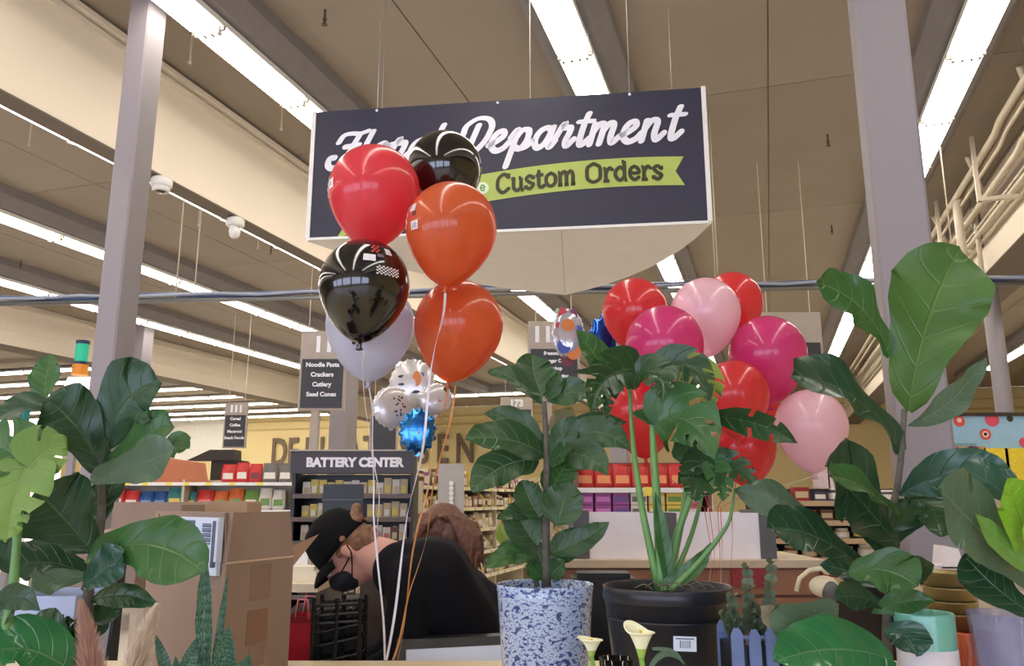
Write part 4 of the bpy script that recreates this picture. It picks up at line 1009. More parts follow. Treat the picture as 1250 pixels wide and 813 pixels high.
# --- snake plant
YS = 1.62
r = empty('snake_plant', (P(252, 800, YS).x, YS, CT), 'mottled snake plant with upright blades in front of the cardboard box', 'plant')
MB().lathe([(.001, CT), (.075, CT), (.085, CT + .10), (.08, CT + .10), (.001, CT + .08)], 28, M=Matrix.Translation((P(258, 800, YS).x, YS, 0))).build('pot', M_bpot, r, True)
for a in (((250, 850, YS), (251, 668, YS), 17, (0, 0)), ((260, 850, YS), (279, 698, YS + .02), 9, (-2, 10)), ((274, 850, YS), (279, 764, YS - .03), 24, (0, 0)),
          ((290, 850, YS), (306, 798, YS - .03), 20, (0, 0)), ((226, 850, YS - .02), (241, 778, YS), 18, (-2, 0)), ((212, 850, YS), (188, 772, YS + .02), 12, (2, 0)), ((222, 850, YS), (214, 800, YS), 10, (0, 0))):
    leaf(r, a[0], a[1], a[2], LF_snk, LAN, a[3], 0, fold=.5, wave=.04, sweep=0)

# --- pampas grass
M_pamp = mat('pampas plume', D_(240, 216, 196), .9, var=.15, scale=30); M_pamp2 = mat('pinkish pampas plume', D_(224, 188, 172), .9, var=.15, scale=30)
def plume(px0, py0, px1, py1, Y, wpx, m, lab, bend):
    r = empty('pampas_stalk', P(px0, 840, Y), lab, 'dried grass', 'dried pampas stalks')
    stem(r, [(px0, 870, Y), (px0, py0, Y), (px1, py1, Y)], .002, .001, m, 'stalk', 5)
    b = MB(); rr = random.Random(int(px1)); R = PX(wpx, Y) / 2
    a0 = P(px0, py0 + 40, Y); a1 = P(px1, py1, Y); am = P((px0 + px1) / 2 + bend, (py0 + py1) / 2, Y)
    for i in range(3600):
        t = rr.random(); q = a0 * (1-t)**2 + am * 2*t*(1-t) + a1 * t*t; T = ((am - a0) * (1-t) + (a1 - am) * t).normalized()
        an = rr.uniform(0, 6.283); rad = Vector((math.cos(an), math.sin(an), 0)); k = (1 - t) ** .7; ln = R * (.35 + 2.0 * k) * rr.uniform(.4, 1.15)
        d = (T * 1.0 + rad * (.25 + .5 * k) + Vector((.1 * (1 if px1 > px0 else -1), 0, 0))).normalized(); s_ = T.cross(d).normalized() * .0006
        e = q + d * ln; md = q + d * ln * .5 + rad * .001
        b.add([q - s_, q + s_, md + s_, e, md - s_], [(0, 1, 2, 3, 4)])
    o = b.build('plume', m, r); o['kind'] = 'stuff'
plume(146, 835, 190, 742, 1.38, 34, M_pamp, 'pale pampas plume bending right in front of the cardboard box', 2)
plume(116, 835, 100, 738, 1.42, 34, M_pamp2, 'pinkish pampas plume bending left, left of the pale one', 2)

# ------------------------------------------------------------ cardboard box with raised flaps
YK = 2.2
c0 = P(268, 800, 2.08)                                # the corner nearest the camera
c0.z = CT
ex = Vector((.55, .835, 0)).normalized(); ex = (atz(356, 797, CT) - c0); ex.z = 0; LB = .235; ex = Vector((.195, .28, 0)).normalized()
ey = Vector((-.93, .36, 0)).normalized(); LA = .25
zt_ = P(268, 688, 2.08).z; zf = P(268, 626, 2.08).z
box = empty('cardboard_box', c0, 'open cardboard shipping box with its flaps raised, standing on the counter', 'box')
def slab(a, b, z0, z1, th, nm, m=M_kraft, par=None, lean=0):
    n_ = (b - a).cross(Z).normalized() * th
    t = Vector((0, 0, 0))
    mb = MB(); a0, b0 = Vector((a.x, a.y, z0)), Vector((b.x, b.y, z0)); a1, b1 = Vector((a.x, a.y, z1)), Vector((b.x, b.y, z1))
    ln = n_.normalized() * lean
    mb.add([a0, b0, b0 + n_, a0 + n_, a1 + ln, b1 + ln, b1 + n_ + ln, a1 + n_ + ln], [(3, 2, 1, 0), (4, 5, 6, 7), (0, 1, 5, 4), (1, 2, 6, 5), (2, 3, 7, 6), (3, 0, 4, 7)])
    return mb.build(nm, m, par if par is not None else box)
pA = c0; pB = c0 + ex * .24; pC = pB + ey * LA; pD = c0 + ey * LA
pB = P(352, 800, 2.34); pB.z = CT
ex = (pB - pA).normalized(); LB = (pB - pA).length
pD = P(170, 800, 2.3); pD.z = CT
pC = pB + (pD - pA)
slab(pA, pB, CT, zt_, -.005, 'side'); slab(pD, pA, CT, zt_, -.005, 'side'); slab(pB, pC, CT, zt_, -.005, 'side'); slab(pC, pD, CT, zt_, -.005, 'side')
MB().prism([pA, pB, pC, pD], Z * .006).build('bottom', M_kraft, box)
f1 = slab(pA + ex * .004, pB - ex * .002, zt_ + .003, zf, -.004, 'flap', lean=.018)
f2 = slab(pD, pA, zt_ + .003, zf + .002, -.004, 'flap', lean=.012)
slab(pC, pD, zt_ + .003, zf - .006, -.004, 'flap', M_kraft_in, lean=.02)
a_ = P(352, 672, 2.34); b_ = P(390, 651, 2.44)
MB().prism([P(350, 700, 2.34), P(352, 668, 2.34), P(389, 652, 2.46), P(368, 678, 2.5)], Vector((0, .004, 0))).build('flap', M_kraft_in, box)
n_ = (pB - pA).cross(Z).normalized()
def on_side(a, b, s0, s1, z0, z1, m, nm, off=.0012, par=None):
    n_ = (b - a).cross(Z).normalized() * off; d = (b - a)
    return MB().prism([Vector((*(a + d * s0).xy, z0)) + n_, Vector((*(a + d * s1).xy, z0)) + n_, Vector((*(a + d * s1).xy, z1)) + n_, Vector((*(a + d * s0).xy, z1)) + n_], -n_ * .8).build(nm, m, par if par is not None else box)
on_side(pA, pB, .35, .65, zt_ - .10, zt_ - .012, mat('clear packing tape', D_(140, 114, 98), .25), 'packing_tape')
on_side(pA, pB, .34, .64, CT + .085, CT + .17, mat('brown tape patch', D_(136, 104, 84), .3), 'packing_tape')
on_side(pA, pB, .40, .62, CT + .03, CT + .075, mat('clear packing tape', (0,)*3), 'packing_tape')
on_side(pA, pB, 0, 1, zt_ - .002, zt_ + .003, mat('torn edge', D_(206, 182, 160), .9), 'crease')
lab_ = on_side(pD, pA, .46, .96, zt_ + .004, zf - .012, mat('pale shipping label', D_(206, 216, 236), .5), 'shipping_label', .02)
lab_ = on_side(pD, pA, .80, .95, zt_ - .03, zf - .012, mat('pale shipping label', (0,)*3), 'shipping_label', .014)
lp = mat('label print', (0,)*3)
for i in range(9): on_side(pD, pA, .78 + .0, .88, zf - .03 - i * .006, zf - .027 - i * .006 + (i % 2) * .0015, lp, 'barcode_bar', .0225)
for i in range(2): on_side(pD, pA, .905 + i * .02, .912 + i * .02, zt_ - .01, zf - .02, lp, 'printed_line', .0225)
on_side(pD, pA, .58, .68, zf - .04, zf - .02, lp, 'printed_code', .0225)
# low shelf bits right of the box: jar, tray, red bag
def tbox(name, px0, px1, py0, py1, Y, dy, m, lab, cat, group=None, bev=0, ry=0, stand=False):
    a = P(px0, py1, Y); b = P(px1, py0, Y)
    z0 = a.z
    mb = MB(); bv = bev or min(abs(b.x - a.x), b.z - z0, dy) * .06
    x0, x1, z1 = a.x, b.x, b.z
    pr = [(x0 + bv, z0), (x1 - bv, z0), (x1, z0 + bv), (x1, z1 - bv), (x1 - bv, z1), (x0 + bv, z1), (x0, z1 - bv), (x0, z0 + bv)]
    mb.prism([Vector((x, Y, z)) for x, z in pr], Vector((0, dy, 0)))
    o = mb.build(name, m, origin=((x0 + x1) / 2, Y + dy / 2, z0)); return tag(o, lab, cat, group)

# ------------------------------------------------------------ people (bodies are one continuous remeshed surface)
M_skin = mat('pale pink skin', D_(214, 160, 144), .5, var=.05, scale=30); M_hair1 = mat('light brown hair', D_(134, 98, 74), .6, var=.35, scale=60, bump=.6)
M_hair2 = mat('auburn brown hair', D_(106, 68, 50), .45, var=.4, scale=50, bump=.6)
M_shirt = mat('black knit shirt', D_(17, 17, 24), .9, var=.15, scale=20, bump=.15, spec=.2); M_grey_sh = mat('charcoal sweater', D_(34, 34, 42), .9, var=.2, scale=20, bump=.2, spec=.2)
M_jean = mat('dark trousers', D_(36, 38, 48), .9, var=.15, scale=20); M_cap = mat('black cap cloth', D_(16, 16, 19), .9, spec=.2, var=.15, scale=30); M_mask = mat('black face mask cloth', D_(30, 32, 42), .8)
def remesh(mb, name, m, parent, vox, it=6, origin=None):
    o = mb.build(name, m, parent, True, origin)
    md = o.modifiers.new('join', 'REMESH'); md.mode = 'VOXEL'; md.voxel_size = vox; md.use_smooth_shade = True
    sm = o.modifiers.new('smooth', 'SMOOTH'); sm.factor = .5; sm.iterations = it
    return o
def R3(a, f):                                         # columns: forward, side, up
    s_ = a.cross(f).normalized(); m = Matrix.Identity(3)
    for i in range(3): m[i][0] = f[i]; m[i][1] = s_[i]; m[i][2] = a[i]
    return m
def hand(mb, w_, d, side, k=1.0):                      # palm and five separate curled fingers
    d = d.normalized(); s_ = side.normalized(); dn = d.cross(s_).normalized()
    mb.cap(w_, .026 * k, w_ + d * .045 * k, .03 * k, 12); mb.cap(w_ + d * .03 + s_ * .02, .016, w_ + d * .085 + s_ * .026, .014, 10); mb.cap(w_ + d * .03 - s_ * .02, .016, w_ + d * .085 - s_ * .026, .014, 10)
    for i, (o, l) in enumerate(((-.032, .055), (-.011, .072), (.011, .078), (.032, .068))):
        a = w_ + d * .088 + s_ * o; b = a + (d + dn * .25).normalized() * l * .5; c = b + (d + dn * .9).normalized() * l * .5
        mb.cap(a, .0095, b, .0088, 8); mb.cap(b, .0088, c, .0075, 8)
    a = w_ + d * .025 + s_ * .03; b = a + (d * .7 + s_ * .8).normalized() * .04; mb.cap(a, .013, b, .0105, 8); mb.cap(b, .0105, b + (d + dn * .5).normalized() * .03, .0085, 8)
def person(px_head, head_c, up, fwd, spine, arms, legs, label, shirt_m, rs=(.125, .15, .15)):
    rt = empty('person', Vector((legs[0][2].x, legs[0][2].y, 0)), label, 'person')
    H = head_c; a = up.normalized(); f = (fwd - a * fwd.dot(a)).normalized(); s_ = a.cross(f).normalized(); R = R3(a, f)
    b = MB()
    b.ell(H + a * .02 - f * .008, (.096, .075, .105), R); b.ell(H - a * .045 + f * .025, (.066, .058, .08), R)
    b.ell(H - a * .088 + f * .052, (.026, .028, .022), R); b.ell(H - a * .005 + f * .075, (.02, .05, .02), R)   # chin, brow
    b.cap(H - a * .005 + f * .088, .009, H - a * .042 + f * .106, .014, 10)                                     # nose
    b.ell(H - a * .07 + f * .082, (.014, .026, .007), R); b.ell(H - a * .079 + f * .080, (.013, .022, .007), R) # lips
    for q in (1, -1):
        b.ell(H - a * .012 + s_ * q * .078 - f * .012, (.018, .009, .03), R); b.ell(H - a * .032 + s_ * q * .077 - f * .004, (.009, .008, .012), R)
        b.ell(H - a * .014 + f * .08 + s_ * q * .032, (.014, .015, .010), R)
    nb = spine[0]; b.cap(H - a * .045 - f * .025, .066, nb, .074); b.cap(nb, .074, spine[1], .08)
    torso = [spine[0].lerp(spine[1], .75)] + list(spine[1:])
    for i in range(len(spine) - 1):
        for q in (-1, 0, 1): b.cap(torso[i] + Vector((0, q * .07, 0)), rs[i] * .62, torso[i+1] + Vector((0, q * .06, 0)), rs[i+1] * .72)
    for (sh, el, wr, hd, sd) in arms:
        b.cap(sh, .05, el, .039); b.cap(el, .038, wr, .026); hand(b, wr, hd, sd)
    for (hp, kn, an) in legs:
        b.cap(hp, .082, kn, .055); b.cap(kn, .054, an, .038); b.cap(an, .036, an + Vector((-.05, -.02, -.05)), .034); b.cap(an + Vector((-.03, 0, -.055)), .034, an + Vector((-.15, -.02, -.06)), .026)
    remesh(b, 'body', M_skin, rt, .008, 3)
    c = MB(); spine = [spine[0].lerp(spine[1], .45)] + list(spine[1:])
    for i in range(len(spine) - 1):
        for q in (-1, 0, 1): c.cap(spine[i] + Vector((0, q * .085, 0)), rs[i] * (.93 if i else .80), spine[i+1] + Vector((0, q * .085, 0)), rs[i+1] * .95, 20)
    for (sh, el, wr, hd, sd) in arms:
        c.cap(spine[0] + Vector((0, (sh - spine[1]).y * .4, 0)), .085, sh, .072); c.cap(sh, .074, el, .055); c.cap(el, .055, wr.lerp(el, .1), .042)
    remesh(c, 'shirt', shirt_m, rt, .012, 8)
    t = MB()
    t.cap(legs[0][0] + Z * .06, .125, legs[1][0] + Z * .06, .125)
    for (hp, kn, an) in legs: t.cap(hp, .105, kn, .078); t.cap(kn, .076, an + Z * .03, .062)
    remesh(t, 'trousers', M_jean, rt, .014, 4)
    s2 = MB()
    for (hp, kn, an) in legs: s2.cap(an + Vector((-.01, 0, -.045)), .046, an + Vector((-.15, -.02, -.05)), .04); s2.box((an.x - .2, an.y - .055, 0), (an.x + .05, an.y + .045, .025))
    remesh(s2, 'shoes', M_dark, rt, .01, 3)
    for q in (1, -1):                                  # eyes
        e = MB(); e.ell(H - a * .014 + f * .084 + s_ * q * .032, (.0125, .013, .0095), R, 8); e.build('eye', M_white, rt, True)
    return rt, H, a, f, s_, R
Yp = 2.82
hd_ = P(421, 672, Yp)
sp_ = [P(470, 684, Yp + .0), P(525, 707, Yp + .06), P(562, 770, Yp + .12), P(572, 836, Yp + .15)]
hip = sp_[-1]
arms = ((P(500, 706, Yp - .14), P(494, 800, Yp - .15), P(446, 822, Yp - .10), Vector((-1, .1, -.2)), Vector((0, 1, 0))), (P(505, 704, Yp + .22), P(480, 790, Yp + .28), P(430, 815, Yp + .2), Vector((-1, -.1, -.2)), Vector((0, -1, 0))))
legs = ((Vector((hip.x, hip.y - .1, .93)), Vector((hip.x - .03, hip.y - .11, .5)), Vector((hip.x + .02, hip.y - .11, .1))), (Vector((hip.x, hip.y + .12, .93)), Vector((hip.x - .08, hip.y + .14, .5)), Vector((hip.x - .05, hip.y + .15, .1))))
rt, H, a, f, s_, R = person(0, hd_, Vector((-.78, .02, .63)), Vector((-.63, -.05, -.78)), sp_, arms, legs, 'person in a black cap, black mask and black shirt bending down behind the counter', M_shirt, (.125, .155, .155, .15))
cp_ = MB(); vs = []
M4 = Matrix.Translation(H + a * .03 - f * .008) @ R.to_4x4()
cp_.lathe([(.001, .108), (.03, .106), (.06, .096), (.085, .074), (.098, .04), (.103, .0), (.104, -.02), (.101, -.02), (.098, 0), (.09, .04)], 32, M=M4 @ Matrix.Diagonal((1.06, .86, 1.05, 1)))
cp_.build('cap_crown', M_cap, rt, True)
vz = MB(); n = 14
for k, (rr_, zz) in enumerate(((.100, -.012), (.125, -.018), (.145, -.030), (.152, -.038))):
    for i in range(n + 1):
        an = -1.15 + 2.3 * i / n; cc = math.cos(an)
        vz.v.append(M4 @ Vector(((.1 + (rr_ - .1) * max(0, cc) ** .6) * cc * 1.06, .1 * math.sin(an) * .9, zz - .03 * (1 - cc))))
for k in range(3):
    for i in range(n): vz.f.append((k * 15 + i, k * 15 + i + 1, k * 15 + i + 16, k * 15 + i + 15)); vz.m.append(0)
o = vz.build('cap_visor', M_cap, rt, True); sm = o.modifiers.new('t', 'SOLIDIFY'); sm.thickness = .004
MB().ell(M4 @ Vector((0, 0, .112)), (.008, .008, .006), n=8).build('cap_button', M_cap, rt, True)
h = MB()
h.ell(H - f * .045 + a * .005, (.066, .080, .088), R); h.ell(H - f * .07 - a * .03, (.045, .066, .055), R)
for q in (-1, 1): h.cap(H + s_ * q * .068 - f * .03 + a * .02, .022, H + s_ * q * .068 + f * .01 - a * .005, .014)
h.cap(P(434, 632, Yp), .02, P(435, 620, Yp), .018)
for i in range(26):
    q = H - f * (.085 + LR.uniform(0, .02)) + s_ * LR.uniform(-.05, .05) + a * LR.uniform(-.03, .07); h.cap(q, .009, q - f * .02 - a * .015, .004, 6)
remesh(h, 'hair', M_hair1, rt, .006, 2)
mk = MB()
mk.ell(H - a * .062 + f * .058, (.056, .060, .044), R); mk.ell(H - a * .05 + f * .088, (.032, .034, .03), R); mk.ell(H - a * .09 + f * .045, (.045, .045, .025), R)
remesh(mk, 'face_mask', M_mask, rt, .006, 4)
for q in (-1, 1):
    e_ = H - a * .03 + s_ * q * .082 - f * .02
    MB().tube([H - a * .045 + f * .05 + s_ * q * .060, H - a * .04 + f * .01 + s_ * q * .076, e_, H - a * .005 + s_ * q * .088 - f * .028], .0022, 6).build('mask_strap', M_cap, rt)
    MB().tube([H - a * .085 + f * .045 + s_ * q * .050, H - a * .06 + f * .01 + s_ * q * .076, e_], .0022, 6).build('mask_strap', M_cap, rt)

Yw = 3.6
hd_ = P(538, 654, Yw)
sp_ = [P(548, 690, Yw + .05), P(566, 730, Yw + .1), P(572, 800, Yw + .1), P(570, 850, Yw + .1)]
hip = sp_[-1]
arms = ((P(600, 735, Yw - .05), P(618, 800, Yw - .15), P(600, 830, Yw - .25), Vector((-.5, -1, 0)), Vector((1, 0, 0))), (P(520, 722, Yw + .15), P(500, 790, Yw + .0), P(520, 830, Yw - .1), Vector((0, -1, 0)), Vector((-1, 0, 0))))
legs = ((Vector((hip.x - .08, hip.y, .9)), Vector((hip.x - .08, hip.y - .03, .48)), Vector((hip.x - .08, hip.y, .1))), (Vector((hip.x + .1, hip.y + .05, .9)), Vector((hip.x + .11, hip.y, .48)), Vector((hip.x + .12, hip.y + .02, .1))))
rt, H, a, f, s_, R = person(0, hd_, Vector((-.25, -.25, .9)), Vector((-.75, -.45, -.5)), sp_, arms, legs, 'person with long auburn hair and charcoal sweater leaning forward behind the person in the cap', M_grey_sh, (.12, .14, .14, .14))
h = MB()
h.ell(H + a * .02 - f * .02, (.112, .095, .118), R); h.ell(H + a * .01 + Vector((.06, -.02, 0)), (.09, .08, .10))
for i in range(90):                                    # locks falling over the shoulder to the right
    t = i / 89; st = H + Vector((-.02 + .13 * t, LR.uniform(-.10, .02), .09 - .05 * t)); en = P(566 + 24 * LR.random(), 672 + 34 * LR.random(), Yw - .12 + LR.uniform(-.03, .03))
    m_ = P(548 + 34 * t, 628 + 12 * t, Yw - .11)
    pts = [st, m_, m_.lerp(en, .5) + Vector((.012, -.01, .01)), en]
    h.tube([pts[0], pts[0].lerp(pts[1], .6), pts[1], pts[2], pts[3]], [.010, .011, .011, .009, .003], 6)
for i in range(18):
    h.tube([H + a * .1 + Vector((LR.uniform(-.06, .02), -.05, 0)), P(512 + 10 * LR.random(), 640, Yw - .10), P(500 + 10 * LR.random(), 664, Yw - .1)], [.014, .014, .004], 6)
remesh(h, 'hair', M_hair2, rt, .005, 1)

# ------------------------------------------------------------ things behind and beside the counter
tbox('monitor', 393, 443, 591, 631, 4.2, .04, M_dark, 'flat black monitor screen just above the person\'s cap', 'monitor')
q = P(418, 631, 4.22); tag(MB().box((q.x - .02, 4.22, .95), (q.x + .02, 4.25, q.z + .1)).box((q.x - .12, 4.14, .93), (q.x + .12, 4.34, .95)).build('monitor_stand', M_dark, origin=(q.x, 4.24, .93)), 'black post under the monitor above the person\'s cap', 'stand')
a = P(393, 610, 4.2); b = P(443, 610, 4.2)
tag(MB().box((a.x, 4.192, a.z - .003), (b.x, 4.2, a.z + .003)).build('trim_strip', mat('grey green strip', D_(70, 84, 80), .4), origin=a), 'thin grey strip across the black monitor', 'trim')
# white backed panel screen behind the counter edge
r = empty('point_of_sale_screen', P(550, 815, 2.56), 'tilted black framed screen with a pale panel right behind the counter edge', 'screen')
a = P(484, 781, 2.6); b = P(618, 776, 2.6)
q0, q1 = P(482, 830, 2.52), P(620, 828, 2.52)
MB().prism([q0, q1, b, a], Vector((0, .03, .004))).build('frame', M_dark, r)
a2, b2, c2, d2 = P(496, 830, 2.513), P(618, 828, 2.513), P(617, 787, 2.58), P(496, 793, 2.58)
MB().prism([a2, b2, c2, d2], Vector((0, -.006, .0))).build('panel', mat('pale blue grey panel', D_(196, 204, 224), .35), r)
MB().box((q0.x + .1, 2.56, .9), (q1.x - .1, 2.62, q0.z + .02)).build('stand', M_dark, r)
# back work desk under the people: shelf with a few things
r = empty('work_desk', P(370, 740, 3.2), 'beige edged work desk behind the counter, left of the bending person', 'desk')
a = P(250, 726, 3.15); b = P(388, 713, 3.15)
MB().box((a.x, 3.15, b.z - .03), (b.x, 3.75, b.z)).build('desktop', M_counter, r)
MB().box((a.x, 3.2, 0), (a.x + .03, 3.7, b.z - .03)).build('leg', M_dark, r); MB().box((b.x - .05, 3.2, 0), (b.x - .02, 3.7, b.z - .03)).build('leg', M_dark, r)
dz = b.z
def lathe_thing(name, px, py, Y, prof, m, lab, cat, group=None, k=20):
    c = P(px, py, Y); return tag(MB().lathe(prof, k, M=Matrix.Translation(c)).build(name, m, smooth=True, origin=c), lab, cat, group)
c = P(372, 712, 3.3); c.z = dz
tag(MB().box((-.06, -.05, 0), (.055, .05, .035)).box((-.045, -.045, .035), (.045, .045, .055)).build('paper_tray', mat('ivory plastic', D_(222, 214, 190), .5), origin=(0, 0, 0)), 'ivory tray on the work desk left of the person\'s cap', 'tray').location = c
c = P(368, 700, 3.45); c.z = dz
tag(MB().box((-.03, -.03, 0), (.03, .03, .12)).build('carton', M_white), 'white carton standing on the work desk under the box flap', 'carton').location = c
# red gift bag, broom handle, wire baskets
a = P(352, 812, 2.72); b = P(383, 752, 2.72)
r = empty('shopping_bag', a, 'red glossy shopping bag between the cardboard box and the wire baskets', 'bag')
M_bag = mat('glossy red bag', D_(176, 30, 48), .3)
M_ = Matrix.Translation((a.x, 2.72, .8))
hh = b.z - .8; ww = b.x - a.x
MB().add([(0, 0, 0), (ww, 0, 0), (ww, .1, 0), (0, .1, 0), (-.005, 0, hh), (ww + .003, 0, hh), (ww + .003, .1, hh), (-.005, .1, hh), (ww * .5, .05, 0), (ww, .03, hh * .5)],
         [(3, 2, 1, 0), (0, 1, 5, 4), (1, 2, 6, 5), (2, 3, 7, 6), (3, 0, 4, 7)], M=M_).build('bag_body', M_bag, r)
MB().box((-.004, -.002, hh - .02), (ww + .004, 0, hh), M=M_).build('folded_hem', mat('dark red hem', D_(130, 20, 36), .3), r)
for y in (0, .1): MB().tube([M_ @ Vector((ww * .2, y, hh - .01)), M_ @ Vector((ww * .3, y, hh + .05)), M_ @ Vector((ww * .7, y, hh + .05)), M_ @ Vector((ww * .8, y, hh - .01))], .004, 6).build('handle', mat('pink cord', D_(206, 110, 110), .5), r, True)
r_ = r; MB().box((a.x, 2.73, 0), (a.x + ww, 2.81, .8)).build('stand', M_dark, r)
tag(MB().prism([P(381, 754, 2.7), P(390, 752, 2.7), P(399, 798, 2.7), P(392, 800, 2.7)], Vector((0, .012, 0))).build('price_scanner', mat('grey white plastic', D_(176, 172, 170), .5), origin=P(390, 776, 2.7)), 'slanted pale grey scanner handle beside the red bag', 'scanner')
r = empty('wire_basket_rack', P(412, 800, 2.55), 'black wire basket rack on the floor side of the counter below the mask', 'rack')
M_wire = mat('black wire', D_(26, 26, 30), .35, metal=.4)
for k, zz in enumerate((736, 748, 758, 770, 786, 806)):
    a = P(384, zz + 4, 2.5); b = P(440, zz - (8 if k > 2 else 0), 2.5); mb = MB()
    mb.tube([a, b], .005, 6).tube([a + Vector((0, .1, 0)), b + Vector((0, .1, 0))], .005, 6)
    for i in range(9): q = a.lerp(b, i / 8); mb.tube([q, q + Vector((0, .1, 0))], .003, 5)
    mb.build('wire_shelf', M_wire, r)
for px in (384, 412, 440):
    for y in (2.5, 2.6): q = P(px, 730, 2.5); MB().tube([Vector((q.x, y, 0)), Vector((q.x, y, q.z))], .007, 6).build('upright', M_wire, r)
q = P(412, 745, 2.62); MB().box((q.x - .07, 2.61, 0), (q.x + .07, 2.62, q.z)).build('back_board', mat('black board', D_(24, 24, 26), .6), r)
tag(MB().box((P(440, 700, 3.3).x, 3.3, 0), (P(466, 700, 3.3).x, 3.5, P(440, 705, 3.3).z)).build('wood_post', mat('dark brown wood', D_(64, 50, 40), .6, var=.2, scale=9), origin=(P(452, 700, 3.3).x, 3.4, 0)), 'dark brown wooden post behind the person\'s arm', 'post')
tag(MB().ell(P(370, 752, 3.0), (.05, .05, .045)).box((P(366, 752, 3.0).x, 2.99, .3), (P(374, 752, 3.0).x, 3.01, P(370, 752, 3).z)).build('duster', mat('dark bristle', D_(40, 34, 32), .9, bump=.6, scale=60), origin=P(370, 752, 3.0)), 'round dark duster standing above the red bag', 'duster')

# --- right back counter with white trough
r = empty('side_counter', P(840, 720, 4.05), 'brown fronted side counter with pale top behind the monstera', 'counter')
a = P(676, 692, 4.0); b = P(1012, 684, 4.0); tz = b.z
MB().box((a.x, 4.0, tz - .035), (b.x, 4.7, tz)).build('worktop', mat('pale maple top', D_(206, 188, 160), .5), r)
MB().box((a.x + .03, 4.04, 0), (b.x - .03, 4.66, tz - .035)).build('carcass', M_wood, r)
for i in range(1):
    x = a.x + .05; x2 = b.x - .05
    for k in range(2): MB().box((x, 4.02, tz - .16 - k * .13), (x2, 4.04, tz - .045 - k * .13)).build('drawer_front', mat('reddish wood', D_(158, 112, 84), .5, var=.12, scale=5), r)
tag(MB().box((P(893, 700, 4).x, 4.005, P(0, 716, 4).z), (P(937, 700, 4).x, 4.018, P(0, 693, 4).z)).build('red_card', mat('dull red card', D_(150, 52, 56), .6), origin=P(915, 700, 4)), 'dull red card on the drawer front right of the black pot', 'card')
r = empty('planter_trough', P(840, 684, 4.15), 'long white trough with grey end and centre posts on the side counter', 'trough')
za = tz; zb_ = P(0, 626, 4.1).z
M_ghp = mat('slate grey post', D_(92, 94, 98), .6)
xs_ = [P(p_, 650, 4.1).x for p_ in (700, 719, 806, 826, 927, 946)]
for i in (0, 2, 4): MB().box((xs_[i], 4.09, za), (xs_[i+1], 4.45, zb_ + (.012 if i != 2 else 0))).build('end_post', M_ghp, r)
for i in (1, 3):
    for y in (4.1, 4.42): MB().box((xs_[i], y, za), (xs_[i+1], y + .02, zb_)).build('white_panel', mat('trough white', D_(240, 238, 244), .4), r)
MB().box((xs_[0], 4.12, za), (xs_[5], 4.42, za + .01)).build('bottom_board', M_ghp, r)
tag(MB().box((-.12, -.08, 0), (.12, .08, .012)).box((-.1, -.06, .012), (.1, .07, .03)).build('card_terminal', M_dark), 'flat dark device on the counter edge behind the speckled pot', 'device').location = P(735, 708, 3.2)
tag(MB().box((P(712, 700, 3.1).x, 3.1, 0), (P(762, 700, 3.1).x, 3.4, P(0, 712, 3.1).z)).build('black_cabinet', M_dark, origin=(P(737, 700, 3.1).x, 3.25, 0)), 'black cabinet between the speckled pot and the black pot', 'cabinet')
r = empty('desk_fan_handle', P(1000, 712, 2.6), 'pale curved handle arching beside the right fig leaves', 'handle')
MB().tube([P(972, 722, 2.5), P(976, 706, 2.5), P(988, 696, 2.5), P(1002, 694, 2.5), P(1012, 700, 2.5)], .007, 8).build('arched_band', mat('ivory plastic', (0,)*3), r, True)
MB().ell(P(1006, 716, 2.52), (.045, .03, .032)).build('ear_cup', mat('ivory plastic', (0,)*3), r, True)
MB().ell(P(1014, 722, 2.5), (.028, .025, .03)).build('ear_pad', M_ghp, r, True)
MB().tube([P(1018, 735, 2.5), P(1006, 745, 2.5), P(1000, 760, 2.5)], .012, 8).build('lower_arm', mat('ivory plastic', (0,)*3), r, True)
MB().box((P(1004, 700, 2.5).x, 2.5, 0), (P(1012, 700, 2.5).x, 2.54, P(0, 716, 2.5).z)).build('post', M_ghp, r)

# --- small pots at the right
Yf = 1.5
def cup(name, px, topy, wpx, Y, h, m, lab, prof=None, group=None, extra=None):
    c = P(px, topy, Y); R = PX(wpx, Y) / 2; z0 = CT if h is None else c.z - h
    M = Matrix.Translation((c.x, Y, 0)); r = empty(name, (c.x, Y, z0), lab, 'pot', group)
    MB().lathe([(.001, z0), (R * .94, z0), (R * .97, z0 + .004), (R, c.z - .003), (R * .985, c.z), (R * .94, c.z - .002), (R * .92, z0 + .01), (.001, z0 + .008)], 36, M=M).build('shell', m, r, True)
    return r, c, R, z0
M_mint = mat('mint glaze', D_(118, 186, 164), .3, coat=.3); M_cw = mat('white glaze', D_(226, 220, 222), .3)
r, c, R, z0 = cup('two_tone_planter', 1127, 747, 66, 1.52, None, M_mint, 'mint and white cylindrical planter at the lower right')
MB().lathe([(R * .9, z0 + .001), (R * 1.004, z0 + .002), (R * 1.006, P(0, 798, 1.46).z), (R * .99, P(0, 798, 1.46).z + .001)], 36, M=Matrix.Translation((c.x, 1.52, 0))).build('white_band', M_cw, r, True)
r, c, R, z0 = cup('ribbed_planter', 1181, 770, 46, 1.62, None, mat('orange glaze', D_(212, 102, 54), .35), 'orange planter with chevron ribs under the gold tins')
for i in range(22):
    a_ = 2 * math.pi * i / 22
    MB().tube([Vector((c.x + (R + .0006) * math.cos(a_ + o_), 1.62 + (R + .0006) * math.sin(a_ + o_), c.z - .008 - k * .022)) for k, o_ in enumerate((0, .14, 0, .14, 0, .14, 0))], .0016, 5).build('chevron_rib', mat('orange glaze', (0,)*3), r, True)
M_gold = mat('brushed gold tin', D_(150, 132, 84), .4, metal=.5)
zz = P(0, 770, 1.62).z; gx = P(1168, 730, 1.62).x
